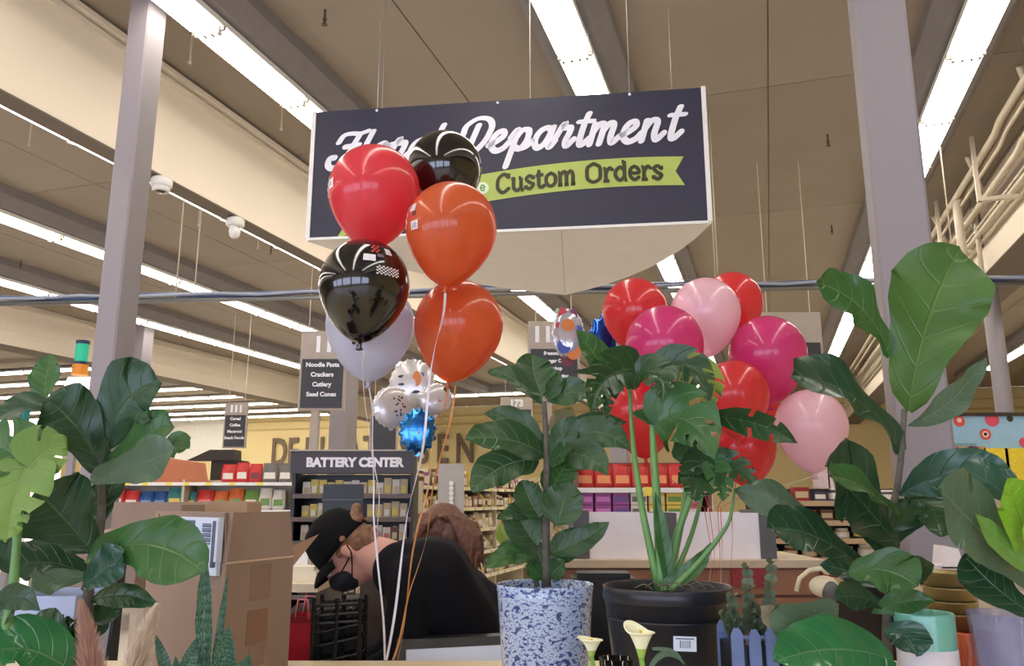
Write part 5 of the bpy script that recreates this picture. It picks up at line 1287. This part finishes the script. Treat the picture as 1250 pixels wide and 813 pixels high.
gold_lab = ['lowest gold tin of the stack on the orange planter', 'second gold tin from the bottom of the stack', 'third gold tin from the bottom of the stack', 'topmost gold tin of the stack, under the black bowl']
for i, (y0, y1, wd_) in enumerate(((770, 749, 60), (749, 734, 58), (734, 717, 59), (717, 698, 57))):
    R = PX(wd_, 1.66) / 2; z0 = P(0, y0, 1.66).z; z1 = P(0, y1, 1.66).z; cx_ = P(1166, 700, 1.66).x
    r = empty('gold_tin', (cx_, 1.69, z0), gold_lab[i], 'tin', 'gold tins')
    MB().lathe([(.001, z0 + .001), (R * .96, z0 + .001), (R * .97, z1 - .006), (R, z1 - .005), (R * 1.01, z1 - .002), (R * .98, z1 - .001), (R * .93, z1 - .004), (.001, z1 - .01)], 40, M=Matrix.Translation((cx_, 1.69, 0))).build('tin_body', M_gold, r, True)
r = empty('bowl', P(1158, 720, 1.62), 'black bowl tilted behind the gold tins', 'bowl')
c = P(1155, 699, 1.80); MB().lathe([(.001, -.045), (.035, -.045), (.052, -.03), (.058, 0), (.056, 0), (.048, -.03), (.001, -.04)], 30, M=Matrix.Translation(c)).build('bowl_shell', mat('black glaze', D_(18, 18, 22), .15, coat=.6), r, True)
tag(MB().box((c.x - .05, 1.76, CT), (c.x + .04, 1.84, c.z - .045)).build('display_block', M_kraft, origin=(c.x, 1.8, CT)), 'brown block under the black bowl', 'block')
r = empty('white_pitcher', P(1158, 694, 2.1), 'white angular pitcher behind the gold tins', 'pitcher')
a = P(1150, 692, 2.1); b = P(1172, 668, 2.1)
MB().prism([P(1150, 694, 2.1), P(1178, 694, 2.1), P(1170, 670, 2.1), P(1152, 666, 2.1)], Vector((0, .05, 0))).build('body', M_cw, r)
MB().prism([P(1134, 700, 2.1), P(1180, 700, 2.1), P(1178, 692, 2.1), P(1136, 692, 2.1)], Vector((0, .06, 0))).build('foot', M_cw, r)
MB().tube([P(1150, 690, 2.1), P(1140, 690, 2.1), P(1134, 697, 2.1)], .005, 6).build('handle', M_cw, r)
MB().box((a.x - .08, 2.1, CT), (a.x + .1, 2.2, P(0, 700, 2.1).z)).build('plinth', mat('pale wood plinth', D_(190, 172, 150), .6), r)
tag(MB().box((P(1175, 700, 2.1).x, 2.05, CT), (P(1232, 700, 2.1).x, 2.25, P(0, 722, 2.05).z)).box((P(1178, 700, 2.1).x, 2.07, P(0, 722, 2.05).z), (P(1230, 700, 2.1).x, 2.23, P(0, 712, 2.05).z)).build('wooden_tray', mat('pale wood plinth', (0,)*3), origin=(P(1200, 700, 2.1).x, 2.1, CT)), 'pale stacked wooden trays right of the gold tins', 'tray')
M_clear = mat('smoky clear plastic', D_(150, 154, 190), .2, alpha=.4)
r = empty('plastic_sleeve', P(1228, 800, 1.5), 'crumpled clear plastic sleeve at the lower right corner', 'plastic sleeve')
c = P(1232, 748, 1.5); MB().lathe([(.03, CT), (.05, CT + .05), (.062, c.z - .03), (.066, c.z), (.064, c.z), (.048, CT + .05)], 26, M=Matrix.Translation((c.x, 1.5, 0)), rfun=lambda a, i: 1 + .07 * math.sin(a * 5 + i) + .03 * math.sin(a * 11)).build('film', M_clear, r, True)
MB().lathe([(.001, CT), (.035, CT), (.045, CT + .09), (.001, CT + .09)], 20, M=Matrix.Translation((c.x, 1.5, 0))).build('inner_pot', M_bpot, r, True)

# --- blue picket planter and eucalyptus
r = empty('picket_planter', P(920, 800, 1.5), 'small blue picket fence planter holding grey green sprigs', 'planter')
M_bp = mat('dusty blue paint', D_(104, 122, 168), .6, var=.1, scale=20)
for i, px in enumerate((896, 917, 937, 957, 977)):
    a = P(px - 7, 700, 1.5).x; b = P(px + 7, 700, 1.5).x; zt2 = P(0, 767 + (i % 2) * 2, 1.5).z
    for y in (1.5, 1.6):
        MB().prism([Vector((a, y, CT)), Vector((b, y, CT)), Vector((b, y, zt2 - .012)), Vector(((a + b) / 2 + .004, y, zt2)), Vector(((a + b) / 2 - .004, y, zt2)), Vector((a, y, zt2 - .012))], Vector((0, .007, 0))).build('picket', M_bp, r)
for y in (1.507, 1.593): MB().box((P(890, 700, 1.5).x, y, P(0, 781, 1.5).z), (P(984, 700, 1.5).x, y + .006, P(0, 777, 1.5).z)).build('rail', M_bp, r)
MB().box((P(890, 700, 1.5).x, 1.513, CT), (P(984, 700, 1.5).x, 1.593, P(0, 790, 1.5).z)).build('inner_box', M_bpot, r)
LF_euc = leaf_mat('eucalyptus leaf', D_(118, 132, 108), D_(150, 160, 140), 4, .6)
for i, (x0, y0, x1, y1) in enumerate(((900, 795, 893, 730), (915, 795, 912, 694), (935, 795, 942, 688), (925, 795, 920, 740), (905, 795, 884, 752), (950, 795, 954, 745))):
    stem(r, [(x0, y0, 1.56), ((x0 + x1) / 2 + 2, (y0 + y1) / 2, 1.56), (x1, y1, 1.56)], .0016, .0008, M_gst, 'sprig_stem', 5)
    for k in range(9):
        t = .25 + .75 * k / 8; x = x0 + (x1 - x0) * t; y = y0 + (y1 - y0) * t
        for sd_ in (-1, 1): leaf(r, (x, y, 1.56), (x + sd_ * (11 - 4 * t), y - 4 - 2 * (k % 2), 1.56 - .02 * (k % 3)), 12 - 4 * t, LF_euc, RND, (0, -1), .5 * sd_, n=5, ms=1, sweep=0)

# --- calla lilies and glass
M_cal = leaf_mat('calla spathe', D_(226, 226, 184), D_(210, 222, 160), 3, .4, veinw=.02)
M_cst = mat('calla stem green', D_(112, 156, 60), .4)
def calla(px, topy, w_, boty, Y, lab, lean, big):
    c = P(px, topy + 8, Y); R = PX(w_, Y) / 2; r = empty('calla_lily', P(px + 4, 830, Y), lab, 'flower', 'calla lilies')
    H_ = c.z - P(0, boty, Y).z; mb = MB(); k = 28; vs = []; prof = [(.18, 0), (.30, .2), (.42, .4), (.6, .6), (.82, .8), (1, .95), (1.12, 1.0)]
    for i, (rr, z_) in enumerate(prof):
        for j in range(k):
            an = 2 * math.pi * j / k
            lip = max(0, math.cos(an - lean)) ** 2
            q = rr * R * (1 + (.35 * lip if i > 4 else 0))
            vs.append(c + Vector((q * math.cos(an), q * math.sin(an) * .8, -H_ + H_ * z_ + (.30 * H_ * lip * (i / 6) ** 3 if big else .1 * H_ * lip * (i / 6) ** 3) - (.08 * H_ if i == 6 else 0) * (1 - lip))))
    mb.add(vs, [(i * k + j, i * k + (j + 1) % k, (i + 1) * k + (j + 1) % k, (i + 1) * k + j) for i in range(6) for j in range(k)], 1)
    for idx in range(len(mb.m)): mb.m[idx] = 1 if idx < k * 2.5 else 0
    o = mb.build('spathe', [mat('cream spathe', D_(232, 232, 196), .4), mat('green spathe base', D_(150, 184, 80), .4)], r, True)
    sm = o.modifiers.new('t', 'SOLIDIFY'); sm.thickness = .0012
    MB().tube([c - Z * H_ * .8, c + Z * H_ * .02], [.003, .002], 8).build('spadix', mat('yellow spadix', D_(222, 180, 60), .6), r, True)
    MB().tube([c - Z * H_ * .95, c - Z * (H_ + .03) + Vector((.004, 0, 0)), Vector((c.x + .012, Y, CT))], [R * .2, .0045, .005], 8).build('stem', M_cst, r, True)
calla(722, 772, 24, 803, 1.32, 'small cream calla lily in front of the speckled pot', 2.6, False)
calla(782, 762, 30, 806, 1.22, 'larger cream calla lily with a curled lip in front of the black pot', 2.2, True)
r = empty('glass_vase', P(752, 830, 1.3), 'clear glass vase whose rim shows left of the larger calla lily', 'vase')
c = P(752, 803, 1.3); MB().lathe([(.001, CT), (.02, CT), (.022, CT + .02), (.026, c.z), (.0245, c.z), (.0205, CT + .02)], 30, M=Matrix.Translation((c.x, 1.3, 0))).build('glass', mat('clear glass', (.9, .93, .95), .03, trans=1), r, True)
lf = empty('calla_leaf_spray', P(800, 830, 1.25), 'narrow pale leaf arching right of the larger calla lily', 'leaf')
leaf(lf, (788, 830, 1.25), (838, 812, 1.25), 6, LF_grey, LAN, (-4, -22), .2, sweep=0)
leaf(lf, (796, 792, 1.25), (834, 812, 1.25), 5, LF_grey, LAN, (6, -6), .2, sweep=0)

# --- left foreground: lilac cachepot, pale tray, dark foliage
r = empty('cachepot', P(50, 765, 1.75), 'pale lilac square planter behind the left fig leaves', 'planter')
a = P(2, 768, 1.75); b = P(96, 727, 1.75)
MB().add([(a.x, 1.75, CT), (b.x - .01, 1.75, CT), (b.x - .01, 1.9, CT), (a.x, 1.9, CT), (a.x - .01, 1.74, b.z), (b.x, 1.74, b.z), (b.x, 1.91, b.z), (a.x - .01, 1.91, b.z)],
         [(3, 2, 1, 0), (0, 1, 5, 4), (1, 2, 6, 5), (2, 3, 7, 6), (3, 0, 4, 7)]).build('shell', mat('pale lilac glaze', D_(170, 182, 214), .35), r)
MB().box((a.x, 1.76, b.z - .04), (b.x - .01, 1.9, b.z - .03)).build('soil', M_soil, r)
tag(MB().box((P(-40, 700, 1.6).x, 1.56, CT), (P(52, 700, 1.6).x, 1.72, P(0, 778, 1.6).z)).build('display_riser', M_counter, origin=(P(0, 700, 1.6).x, 1.6, CT)), 'cream display riser at the lower left corner', 'riser')
r = empty('trailing_foliage', P(70, 790, 1.5), 'dark trailing foliage between the riser and the pampas plumes', 'plant')
MB().lathe([(.001, CT), (.04, CT), (.05, CT + .08), (.045, CT + .08), (.001, CT + .07)], 20, M=Matrix.Translation((P(84, 700, 1.62).x, 1.64, 0))).build('pot', M_bpot, r, True)
for i in range(26):
    x = 74 + LR.uniform(-10, 10); y = 790
    leaf(r, (x, y, 1.6), (x + LR.uniform(-42, 30), y - LR.uniform(4, 40), 1.6 - LR.uniform(0, .1)), LR.uniform(10, 18), LF_mod if i % 3 else LF_dark, ELL, (0, -6), LR.uniform(-.4, .4), n=8, ms=2)

# ------------------------------------------------------------ goods on shelves
GM = {}
CN = {}
def colour_word(c):
    r_, g_, b_ = c
    return CN.get(c, 'brown')
COUNT = {}
def colm(rgb): 
    k = 'pack %d %d %d' % rgb; return mat(k, D_(*rgb), .45, var=.12, scale=40)
def good_mesh(kind, main, band):
    key = (kind, main, band)
    if key in GM: return GM[key]
    a, b = colm(main), colm(band); mb = MB()
    if kind == 'bag':
        rows = [(0, .42, .28), (.12, .5, .5), (.5, .5, .45), (.85, .47, .2), (.97, .5, .03), (1, .5, .03)]
        for i, (z, x, y) in enumerate(rows): mb.v += [Vector((-x, -y, z)), Vector((x, -y, z)), Vector((x, y, z)), Vector((-x, y, z))]
        for i in range(5):
            for j in range(4): mb.f.append((i*4+j, i*4+(j+1)%4, i*4+4+(j+1)%4, i*4+4+j)); mb.m.append(0)
        mb.f.append((3, 2, 1, 0)); mb.m.append(0); mb.f.append((20, 21, 22, 23)); mb.m.append(0)
        mb.add([(-.38, -.52, .2), (.38, -.52, .2), (.36, -.49, .52), (-.36, -.49, .52)], [(0, 1, 2, 3)], 1)
    elif kind == 'jar':
        mb.lathe([(.001, 0), (.44, 0), (.48, .05), (.48, .7), (.36, .8), (.36, .82)], 12, 0); mb.lathe([(.4, .82), (.4, 1), (.001, 1)], 12, 1); mb.lathe([(.485, .15), (.485, .6)], 12, 1)
    elif kind == 'blister':
        mb.box((-.48, -.04, 0), (.48, .04, 1), 0); mb.box((-.3, -.22, .1), (.3, -.04, .55), 1); mb.box((-.12, -.05, .9), (.12, .05, .96), 1)
    else:
        mb.box((-.48, -.48, 0), (.48, .48, 1), 0); mb.add([(-.4, -.49, .25), (.4, -.49, .25), (.4, -.49, .7), (-.4, -.49, .7)], [(0, 1, 2, 3)], 1)
    GM[key] = mb.mesh(kind, [a, b], kind in ('bag', 'jar')); return GM[key]
KN = {'bag': ('snack_bag', 'bag'), 'jar': ('jar', 'jar'), 'blister': ('blister_pack', 'pack'), 'box': ('carton', 'carton')}
def good(kind, main, band, M, sx_, sy_, sz_, lab, group):
    COUNT[lab] = COUNT.get(lab, 0) + 1; cw = CN.get(main, 'pale')
    lab = '%s %s, %s from the %s' % (cw, lab, ordw(COUNT[lab]), 'near end' if 'receding' in lab else 'left')
    o = bpy.data.objects.new(KN[kind][0], good_mesh(kind, main, band)); COL.objects.link(o)
    o.matrix_world = M @ Matrix.Diagonal((sx_, sy_, sz_, 1)); return tag(o, lab, KN[kind][1], group)
def shelving(name, O, ex_, length, depth, zs, height, m, lab, tags=True, back=True, tagm=None, lip=.03):
    """shelf unit: O = left front foot, ex_ = direction along the front; faces -ey"""
    ey_ = Z.cross(ex_).normalized(); M = frame(O, ex_, ey_); r = empty(name, O, lab, 'shelf')
    if back: MB().box((0, depth - .02, 0), (length, depth, height), M=M).build('back_panel', m, r)
    for z in zs:
        MB().box((0, 0, z - .03), (length, depth - .02, z), M=M).build('shelf_board', M_white if m != M_dark else M_dark, r)
        mb = MB(); mb.box((0, -.006, z - .035), (length, 0, z + .004), M=M); mb.build('price_rail', tagm or M_white, r)
    n = max(1, round(length / 1.25))
    for i in range(n + 1): MB().box((length * i / n - .015, .01, 0), (length * i / n + .015, depth, height), M=M).build('upright', m, r)
    return r, M
M_tag = mat('yellow price tag', D_(236, 214, 90), .5)
def ptags(M, r, z, xs, w_=.05, h_=.035):
    for x in xs: MB().box((x, -.01, z - .035), (x + w_, -.0065, z - .035 + h_), M=M).build('price_tag', M_tag, r)
RG = random.Random(5)
RED, DRED, BLUE, GRN, TAN, WHT, YEL, ORG, PUR, GRY, BRN, TEAL = (200, 50, 48), (150, 34, 40), (40, 84, 150), (110, 150, 70), (200, 180, 140), (224, 216, 204), (222, 196, 84), (212, 104, 50), (150, 74, 140), (110, 104, 100), (110, 70, 48), (60, 130, 130)
CN.update({RED: 'red', DRED: 'dark red', BLUE: 'blue', GRN: 'green', TAN: 'tan', WHT: 'white', YEL: 'yellow', ORG: 'orange', PUR: 'purple', GRY: 'grey', BRN: 'brown', TEAL: 'teal', (206, 90, 90): 'coral', (206, 90, 110): 'rose', (60, 60, 80): 'slate', (40, 34, 34): 'black', (170, 120, 90): 'tan'})
# left snack gondola
O = P(-60, 700, 10.0); O.z = 0; Ln = (P(352, 700, 10).x - O.x)
zsl = [.35, .72, 1.10, 1.43, 1.76]
r, M = shelving('shelf_unit', O, Vector((1, 0, 0)), Ln, .45, zsl, 1.80, mat('beige shelf steel', D_(190, 178, 158), .5), 'long snack shelf unit behind the cardboard boxes, red bags along its top', tagm=M_white)
rows = {1.76: ('top', [(RED, WHT), (RED, (230, 90, 60)), (DRED, WHT), (GRY, WHT), (WHT, GRY)]), 1.43: ('second', [(BLUE, TEAL), (TEAL, GRN), (RED, WHT), (RED, (240, 120, 110)), (ORG, WHT), (GRN, WHT), (WHT, GRN), (TAN, WHT)]), 1.10: ('third', [(TAN, WHT), (YEL, WHT), (BRN, TAN), (RED, WHT)]), .72: ('fourth', [(ORG, WHT), (WHT, RED)])}
for z, (nm, cols) in rows.items():
    x = .1; ci = 0
    while x < Ln - .2:
        wd_ = RG.uniform(.15, .2)
        t = x / Ln
        if z == 1.76: c = ((RED, WHT) if RG.random() < .55 else (RED, (120, 50, 50)) if RG.random() < .6 else (DRED, (220, 120, 90))) if t < .86 else ((GRY, WHT) if t < .95 else (WHT, TAN))
        elif z == 1.43: c = ((RED, WHT), (BLUE, (110, 150, 190)), (TEAL, YEL), (RED, (236, 120, 110)), (ORG, GRN), (GRN, WHT), (WHT, GRN), (TAN, WHT))[min(7, int(max(0, (t - .45)) * 14.5))]
        else: c = RG.choice(cols)
        if z == 1.76 and t < .745: x += wd_; continue
        good('bag', c[0], c[1], M @ Matrix.Translation((x + wd_ / 2, .2, z + .001)), wd_, .12, RG.uniform(.22, .27), 'snack bag on %s shelf of left unit' % nm, 'snack bags on the left unit'); x += wd_ + .012
    ptags(M, r, z, [i * .27 + RG.uniform(0, .1) for i in range(int(Ln / .27))], .07, .04)
h0 = [P(x_, y_, 10.02) for x_, y_ in ((176, 585), (242, 585), (238, 564), (204, 559))]
for q in h0[:2]: q.z = 1.762
tag(MB().prism(h0, Vector((0, .35, 0))).build('display_hood', mat('terracotta panel', D_(184, 108, 72), .6), origin=(h0[0] + h0[1]) / 2), 'terracotta sloping display hood on top of the left snack shelf', 'display')
r = empty('cooler_unit', P(262, 700, 11.2), 'dark brown unit with a wedge canopy behind the red snack bags', 'unit')
MB().prism([P(228, 562, 11.2), P(286, 562, 11.2), P(286, 549, 11.2), P(256, 549, 11.2)], Vector((0, .3, 0))).build('canopy', mat('dark brown panel', D_(52, 40, 36), .6), r)
MB().box((P(246, 700, 11.2).x, 11.25, 0), (P(286, 700, 11.2).x, 11.5, P(0, 562, 11.2).z)).build('cabinet', mat('dark brown panel', (0,)*3), r)
tbox('cardboard_carton', 133, 222, 613, 668, 4.6, .35, M_kraft, 'tan carton behind the left fig, left of the open shipping box', 'carton')
tbox('cardboard_carton', 236, 302, 612, 640, 5.2, .3, M_kraft_in, 'tan carton lid peeking over the open shipping box', 'carton')
tbox('cardboard_carton', 60, 170, 650, 740, 3.4, .4, M_kraft, 'brown carton low behind the left fig leaves', 'carton')
r = empty('price_lamp', P(140, 690, 3.0), 'small black device with an orange glowing lens behind the left fig', 'device')
a = P(118, 690, 3.0); b = P(160, 658, 3.0)
MB().box((a.x, 3.0, a.z), (b.x, 3.1, b.z)).build('body', M_dark, r)
MB().ell(P(160, 657, 2.99), (.012, .01, .02), n=8).build('lens', mat('lit orange lens', (.9, .38, .06), emit=1.2), r, True)
MB().box((a.x + .04, 3.02, 0), (a.x + .07, 3.08, a.z)).build('post', M_dark, r)
# tables carrying those cartons
for (px0, px1, py, Y, dy, lab) in ((125, 230, 668, 4.55, .45, 'plain table under the tan carton left'), (230, 310, 640, 5.15, .4, 'plain table under the carton lid'), (50, 180, 740, 3.35, .5, 'low table under the brown carton')):
    a = P(px0, py, Y); b = P(px1, py, Y); t = MB().box((a.x, Y, a.z - .03), (b.x, Y + dy, a.z))
    for x in (a.x, b.x - .04):
        for y in (Y, Y + dy - .04): t.box((x, y, 0), (x + .04, y + .04, a.z - .03))
    tag(t.build('display_table', mat('pale wood plinth', (0,)*3), origin=(a.x, Y, 0)), lab, 'table')

# battery rack
Yb = 7.2
O = P(352, 700, Yb); O.z = 0; Ln = P(500, 700, Yb).x - O.x
hz0, hz1 = P(0, 578, Yb).z, P(0, 551, Yb).z
r, M = shelving('display_rack', O, Vector((1, 0, 0)), Ln, .4, [.5, .75, 1.0, 1.2, 1.4, 1.6], hz0, M_dark, 'tall black display rack with battery header', tagm=mat('dark grey rail', D_(96, 84, 80), .5))
MB().box((-.02, -.05, hz0), (Ln + .02, .2, hz1), M=M).build('header', mat('dark aubergine header', D_(52, 42, 48), .4), r)
MB().box((-.03, -.07, hz1), (Ln + .03, .22, hz1 + .012), M=M).build('header_cap', mat('pale cap strip', D_(180, 170, 160), .4), r)
text_mesh('BATTERY CENTER', .108, 'lettering', M_letter, r, M @ Matrix.Translation((Ln * .52, -.053, (hz0 + hz1) / 2 - .005)) @ Matrix.Rotation(math.pi / 2, 4, 'X') @ Matrix.Diagonal((.97, 1, 1, 1)), .006, .002)
for k, z in enumerate([.5, .75, 1.0, 1.2, 1.4, 1.6]):
    nmz = ('bottom', 'fifth', 'fourth', 'third', 'second', 'top')[k]
    for i in range(13):
        x = .06 + i * (Ln - .1) / 13
        c = RG.choice(((YEL, WHT), (TAN, YEL), (TAN, WHT), (WHT, TAN))) if k in (5, 4) else RG.choice(((WHT, (210, 110, 110)), (TAN, YEL), ((206, 90, 90), WHT), (WHT, TAN), (BRN, TAN)))
        if 3 < i < 8 and k == 4: continue
        good('blister', c[0], c[1], M @ Matrix.Translation((x + .03, .12, z + .002)), .07, .06, RG.uniform(.10, .145), 'carded pack on %s shelf of battery rack' % nmz, 'packs on the battery rack')

# receding aisle shelving in the middle
O = W(8.0, -3.5); LN = 11.0
r, M = shelving('shelf_unit', O, U, LN, .5, [.3, .62, .92, 1.2, 1.46, 1.7], 1.75, mat('ivory shelf steel', D_(196, 184, 160), .5), 'long grocery shelf unit receding behind the person with auburn hair')
# faces +V: put the goods on the side turned to the aisle
for k, z in enumerate([.62, .92, 1.2, 1.46, 1.7]):
    nmz = ('fifth', 'fourth', 'third', 'second', 'top')[k]; x = .05
    n_g = 0
    while x < LN - .2 and n_g < 58:
        kind = RG.choice(('jar', 'box', 'jar', 'bag')); wd_ = RG.uniform(.08, .17) * (1 + x * .04)
        c = RG.choice(((WHT, TAN), (TAN, BRN), (BRN, WHT), (TAN, WHT), (YEL, WHT), (GRY, WHT), (BRN, YEL), ((170, 120, 90), WHT)))
        if k == 4 and RG.random() < .12: c = (PUR, WHT)
        good(kind, c[0], c[1], M @ Matrix.Translation((x + wd_ / 2, .1, z + .002)), wd_, .12, RG.uniform(.12, .2), '%s on %s shelf of receding middle unit' % (KN[kind][1], nmz), 'goods on the receding middle unit'); x += wd_ + .012; n_g += 1
    ptags(M, r, z, [i * .3 + .05 for i in range(34)], .08, .035)
# small basket of purple flowers on top
c = W(9.35, -3.68, 1.822)
r = empty('flower_basket', c - Z * .05, 'small basket of purple flowers on top of the receding middle unit', 'basket')
MB().lathe([(.001, -.07), (.09, -.07), (.11, .03), (.10, .03), (.08, -.06)], 18, M=Matrix.Translation(c)).build('basket', mat('wicker', D_(180, 140, 84), .8, var=.3, scale=60), r, True)
for i in range(16): MB().ell(c + Vector((RG.uniform(-.09, .09), RG.uniform(-.06, .06), RG.uniform(.04, .10))), (.026, .026, .022), n=6).build('flower', mat('purple petal', D_(110, 60, 170), .6), r, True)
tag(MB().box((-.1, 0, -.2), (.12, .02, .22)).build('side_poster', mat('grey side panel', D_(176, 170, 166), .5)), 'grey side panel with a column of white rounds', 'panel').location = P(549, 598, 7.0)
for k in range(7):
    q = P(551, 590 + k * 6.0, 6.99); tag(MB().lathe([(.001, 0), (.02, 0), (.02, .012), (.001, .012)], 12, M=Matrix.Translation(q) @ Matrix.Rotation(math.pi / 2, 4, 'X')).build('white_round', M_white, origin=q), 'small white round on the grey side panel, %s from the top' % ordw(k + 1), 'disc', 'white rounds on the side panel')
tag(MB().box((P(541, 700, 7.02).x, 7.02, 0), (P(549, 700, 7.02).x, 7.06, P(0, 600, 7.02).z)).build('panel_post', M_ghp, origin=P(545, 700, 7.02)), 'thin post holding the grey side panel', 'post')

# red bag shelf behind the trough
Yr_ = 6.6
O = P(706, 700, Yr_); O.z = 0; Ln = P(872, 700, Yr_).x - O.x
zA = P(0, 596, Yr_).z; zB = P(0, 628, Yr_).z
r, M = shelving('shelf_unit', O, Vector((1, 0, 0)), Ln, .45, [zB - .02, zA], P(0, 562, Yr_).z, mat('brown shelf steel', D_(120, 84, 76), .5), 'short shelf unit with red bags above purple packs, behind the white trough', tagm=M_white)
n = 7
for i in range(n):
    wd_ = Ln / n
    good('bag', RED, (236, 150, 100), M @ Matrix.Translation((wd_ * (i + .5), .18, zA + .002)), wd_ * .96, .14, .2, 'bag with orange label above white trough', 'red bags behind the trough')
i = 0; x = 0
while x < Ln - .1:
    for lv in range(2):
        c = ((PUR, (200, 120, 190)), (PUR, (110, 80, 150)), (WHT, GRY), (YEL, WHT), (YEL, GRN), ((206, 90, 110), WHT), ((206, 90, 110), RED))[min(6, int(x / Ln * 7))]
        good('box', c[0], c[1], M @ Matrix.Translation((x + .07, .15, zB - .018 + lv * .095)), .135, .2, .09, 'flat pack, %s layer, behind white trough' % ('upper' if lv else 'lower'), 'flat packs behind the trough')
    x += .145
MB().box((Ln * .5, -.02, zA - .06), (Ln * .5 + .12, -.008, zA + .01), M=M).build('price_card', M_tag, r)
tag(MB().box((P(690, 700, 6.9).x, 6.9, 0), (P(702, 700, 6.9).x, 6.98, P(0, 560, 6.9).z)).build('shelf_post', mat('ivory shelf steel', (0,)*3), origin=P(705, 700, 6.9)), 'ivory shelf end post left of the red bags', 'post')

# dark shelves right of the pink balloon
O = P(936, 700, 6.2); O.z = 0; Ln = P(1120, 700, 6.2).x - O.x
zs2 = [P(0, y, 6.2).z for y in (706, 682, 658, 636, 612)]
r, M = shelving('shelf_unit', O, Vector((1, 0, 0)), Ln, .4, zs2, P(0, 596, 6.2).z, mat('dark bronze shelf', D_(44, 34, 32), .5), 'dark shelf unit half hidden by the right fig leaves', tagm=mat('tan shelf edge', D_(186, 158, 124), .5))
for k, z in enumerate(zs2):
    x = .04
    while x < Ln - .1:
        wd_ = RG.uniform(.07, .13); kind = RG.choice(('jar', 'box', 'jar')); c = RG.choice(((BRN, TAN), (DRED, TAN), ((60, 60, 80), WHT), (TAN, WHT), ((40, 34, 34), YEL)))
        good(kind, c[0], c[1], M @ Matrix.Translation((x + wd_ / 2, .12, z + .001)), wd_, .1, RG.uniform(.07, .11), '%s on %s shelf of dark right unit' % (KN[kind][1], ('lowest', 'fourth', 'third', 'second', 'top')[k]), 'goods on the dark right unit'); x += wd_ + .03
for i, px in enumerate((1000, 1012, 1024, 1036)):
    tbox('printed_carton', px, px + 11, 562 + (i % 2) * 2, 596, 6.3, .12, colm((220, 196, 196)), 'pale pink printed carton on top of the dark right unit, %s from the left' % ordw(i + 1), 'carton', 'pink printed cartons')

# party goods board at the right
Yq = 8.0
a = P(1159, 600, Yq); b = P(1330, 508, Yq)
r = empty('party_display', Vector(((a.x + b.x) / 2, Yq, 0)), 'pale blue party goods display board with dark top edge at the right', 'display')
MB().box((a.x, Yq, a.z), (b.x, Yq + .05, b.z)).build('blue_board', mat('pale blue board', D_(150, 190, 214), .6), r)
MB().box((a.x - .02, Yq - .02, b.z), (b.x, Yq + .06, b.z + .035)).box((a.x - .02, Yq - .02, b.z), (a.x, Yq + .06, b.z + .1)).build('top_rail', mat('dark bronze rail', D_(58, 48, 44), .5), r)
MB().box((a.x, Yq + .01, 0), (b.x, Yq + .05, a.z)).build('lower_board', M_sg, r)
def rnd_print(px, py, rpx, m, nm='round_print', sq=1):
    q = P(px, py, Yq - .006); R_ = PX(rpx, Yq)
    MB().add([q + Vector((R_ * math.cos(t * math.pi / 8), 0, R_ * sq * math.sin(t * math.pi / 8))) for t in range(16)], [tuple(range(16))]).build(nm, m, r)
Mr1 = mat('coral print', D_(214, 80, 70), .5); Mr2 = mat('rose print', D_(212, 78, 102), .5); Mr3 = mat('pale print', D_(228, 200, 190), .5)
Yq_ = Yq
rnd_print(1171, 514, 7, Mr1); rnd_print(1203, 603, 1, Mr1)
for (px, py, rr_, mm) in ((1211, 512, 9, Mr2), (1203, 530, 7, Mr1), (1250, 540, 6, Mr2), (1233, 511, 4, M_olive)): rnd_print(px, py, rr_, mm)
Yq -= .002
rnd_print(1171, 513, 3, Mr3); rnd_print(1203, 530, 4, Mr3); rnd_print(1203, 530, 2, Mr2)
Yq += .002
MB().prism([P(1166, 560, Yq - .02), P(1192, 560, Yq - .02), P(1192, 541, Yq - .02), P(1166, 541, Yq - .02)], Vector((0, .01, 0))).build('clear_pouch_top', mat('teal pouch', D_(120, 160, 168), .4), r)
for k, (px, lab) in enumerate(((1167, 'maroon wave printed party pack at the left of the display board'),)):
    tbox('party_pack', px, px + 36, 545, 574, Yq - .06, .05, colm((196, 150, 110)), lab, 'pack')
    MB().prism([P(px, 545, Yq - .065), P(px + 8, 549, Yq - .065), P(px + 18, 544, Yq - .065), P(px + 28, 546, Yq - .065), P(px + 26, 553, Yq - .065), P(px + 14, 559, Yq - .065), P(px + 12, 572, Yq - .065), P(px + 4, 556, Yq - .065)], Vector((0, .003, 0))).build('wave_print', mat('maroon wave', D_(96, 44, 84), .5), r)
for k in range(3):
    tbox('party_pack', 1206 + k * 26, 1230 + k * 26, 547, 592, Yq - .06, .05, colm((228, 200, 60)), 'yellow party pack number %s from the left on the display board' % ('first', 'second', 'third')[k], 'pack', 'yellow party packs')
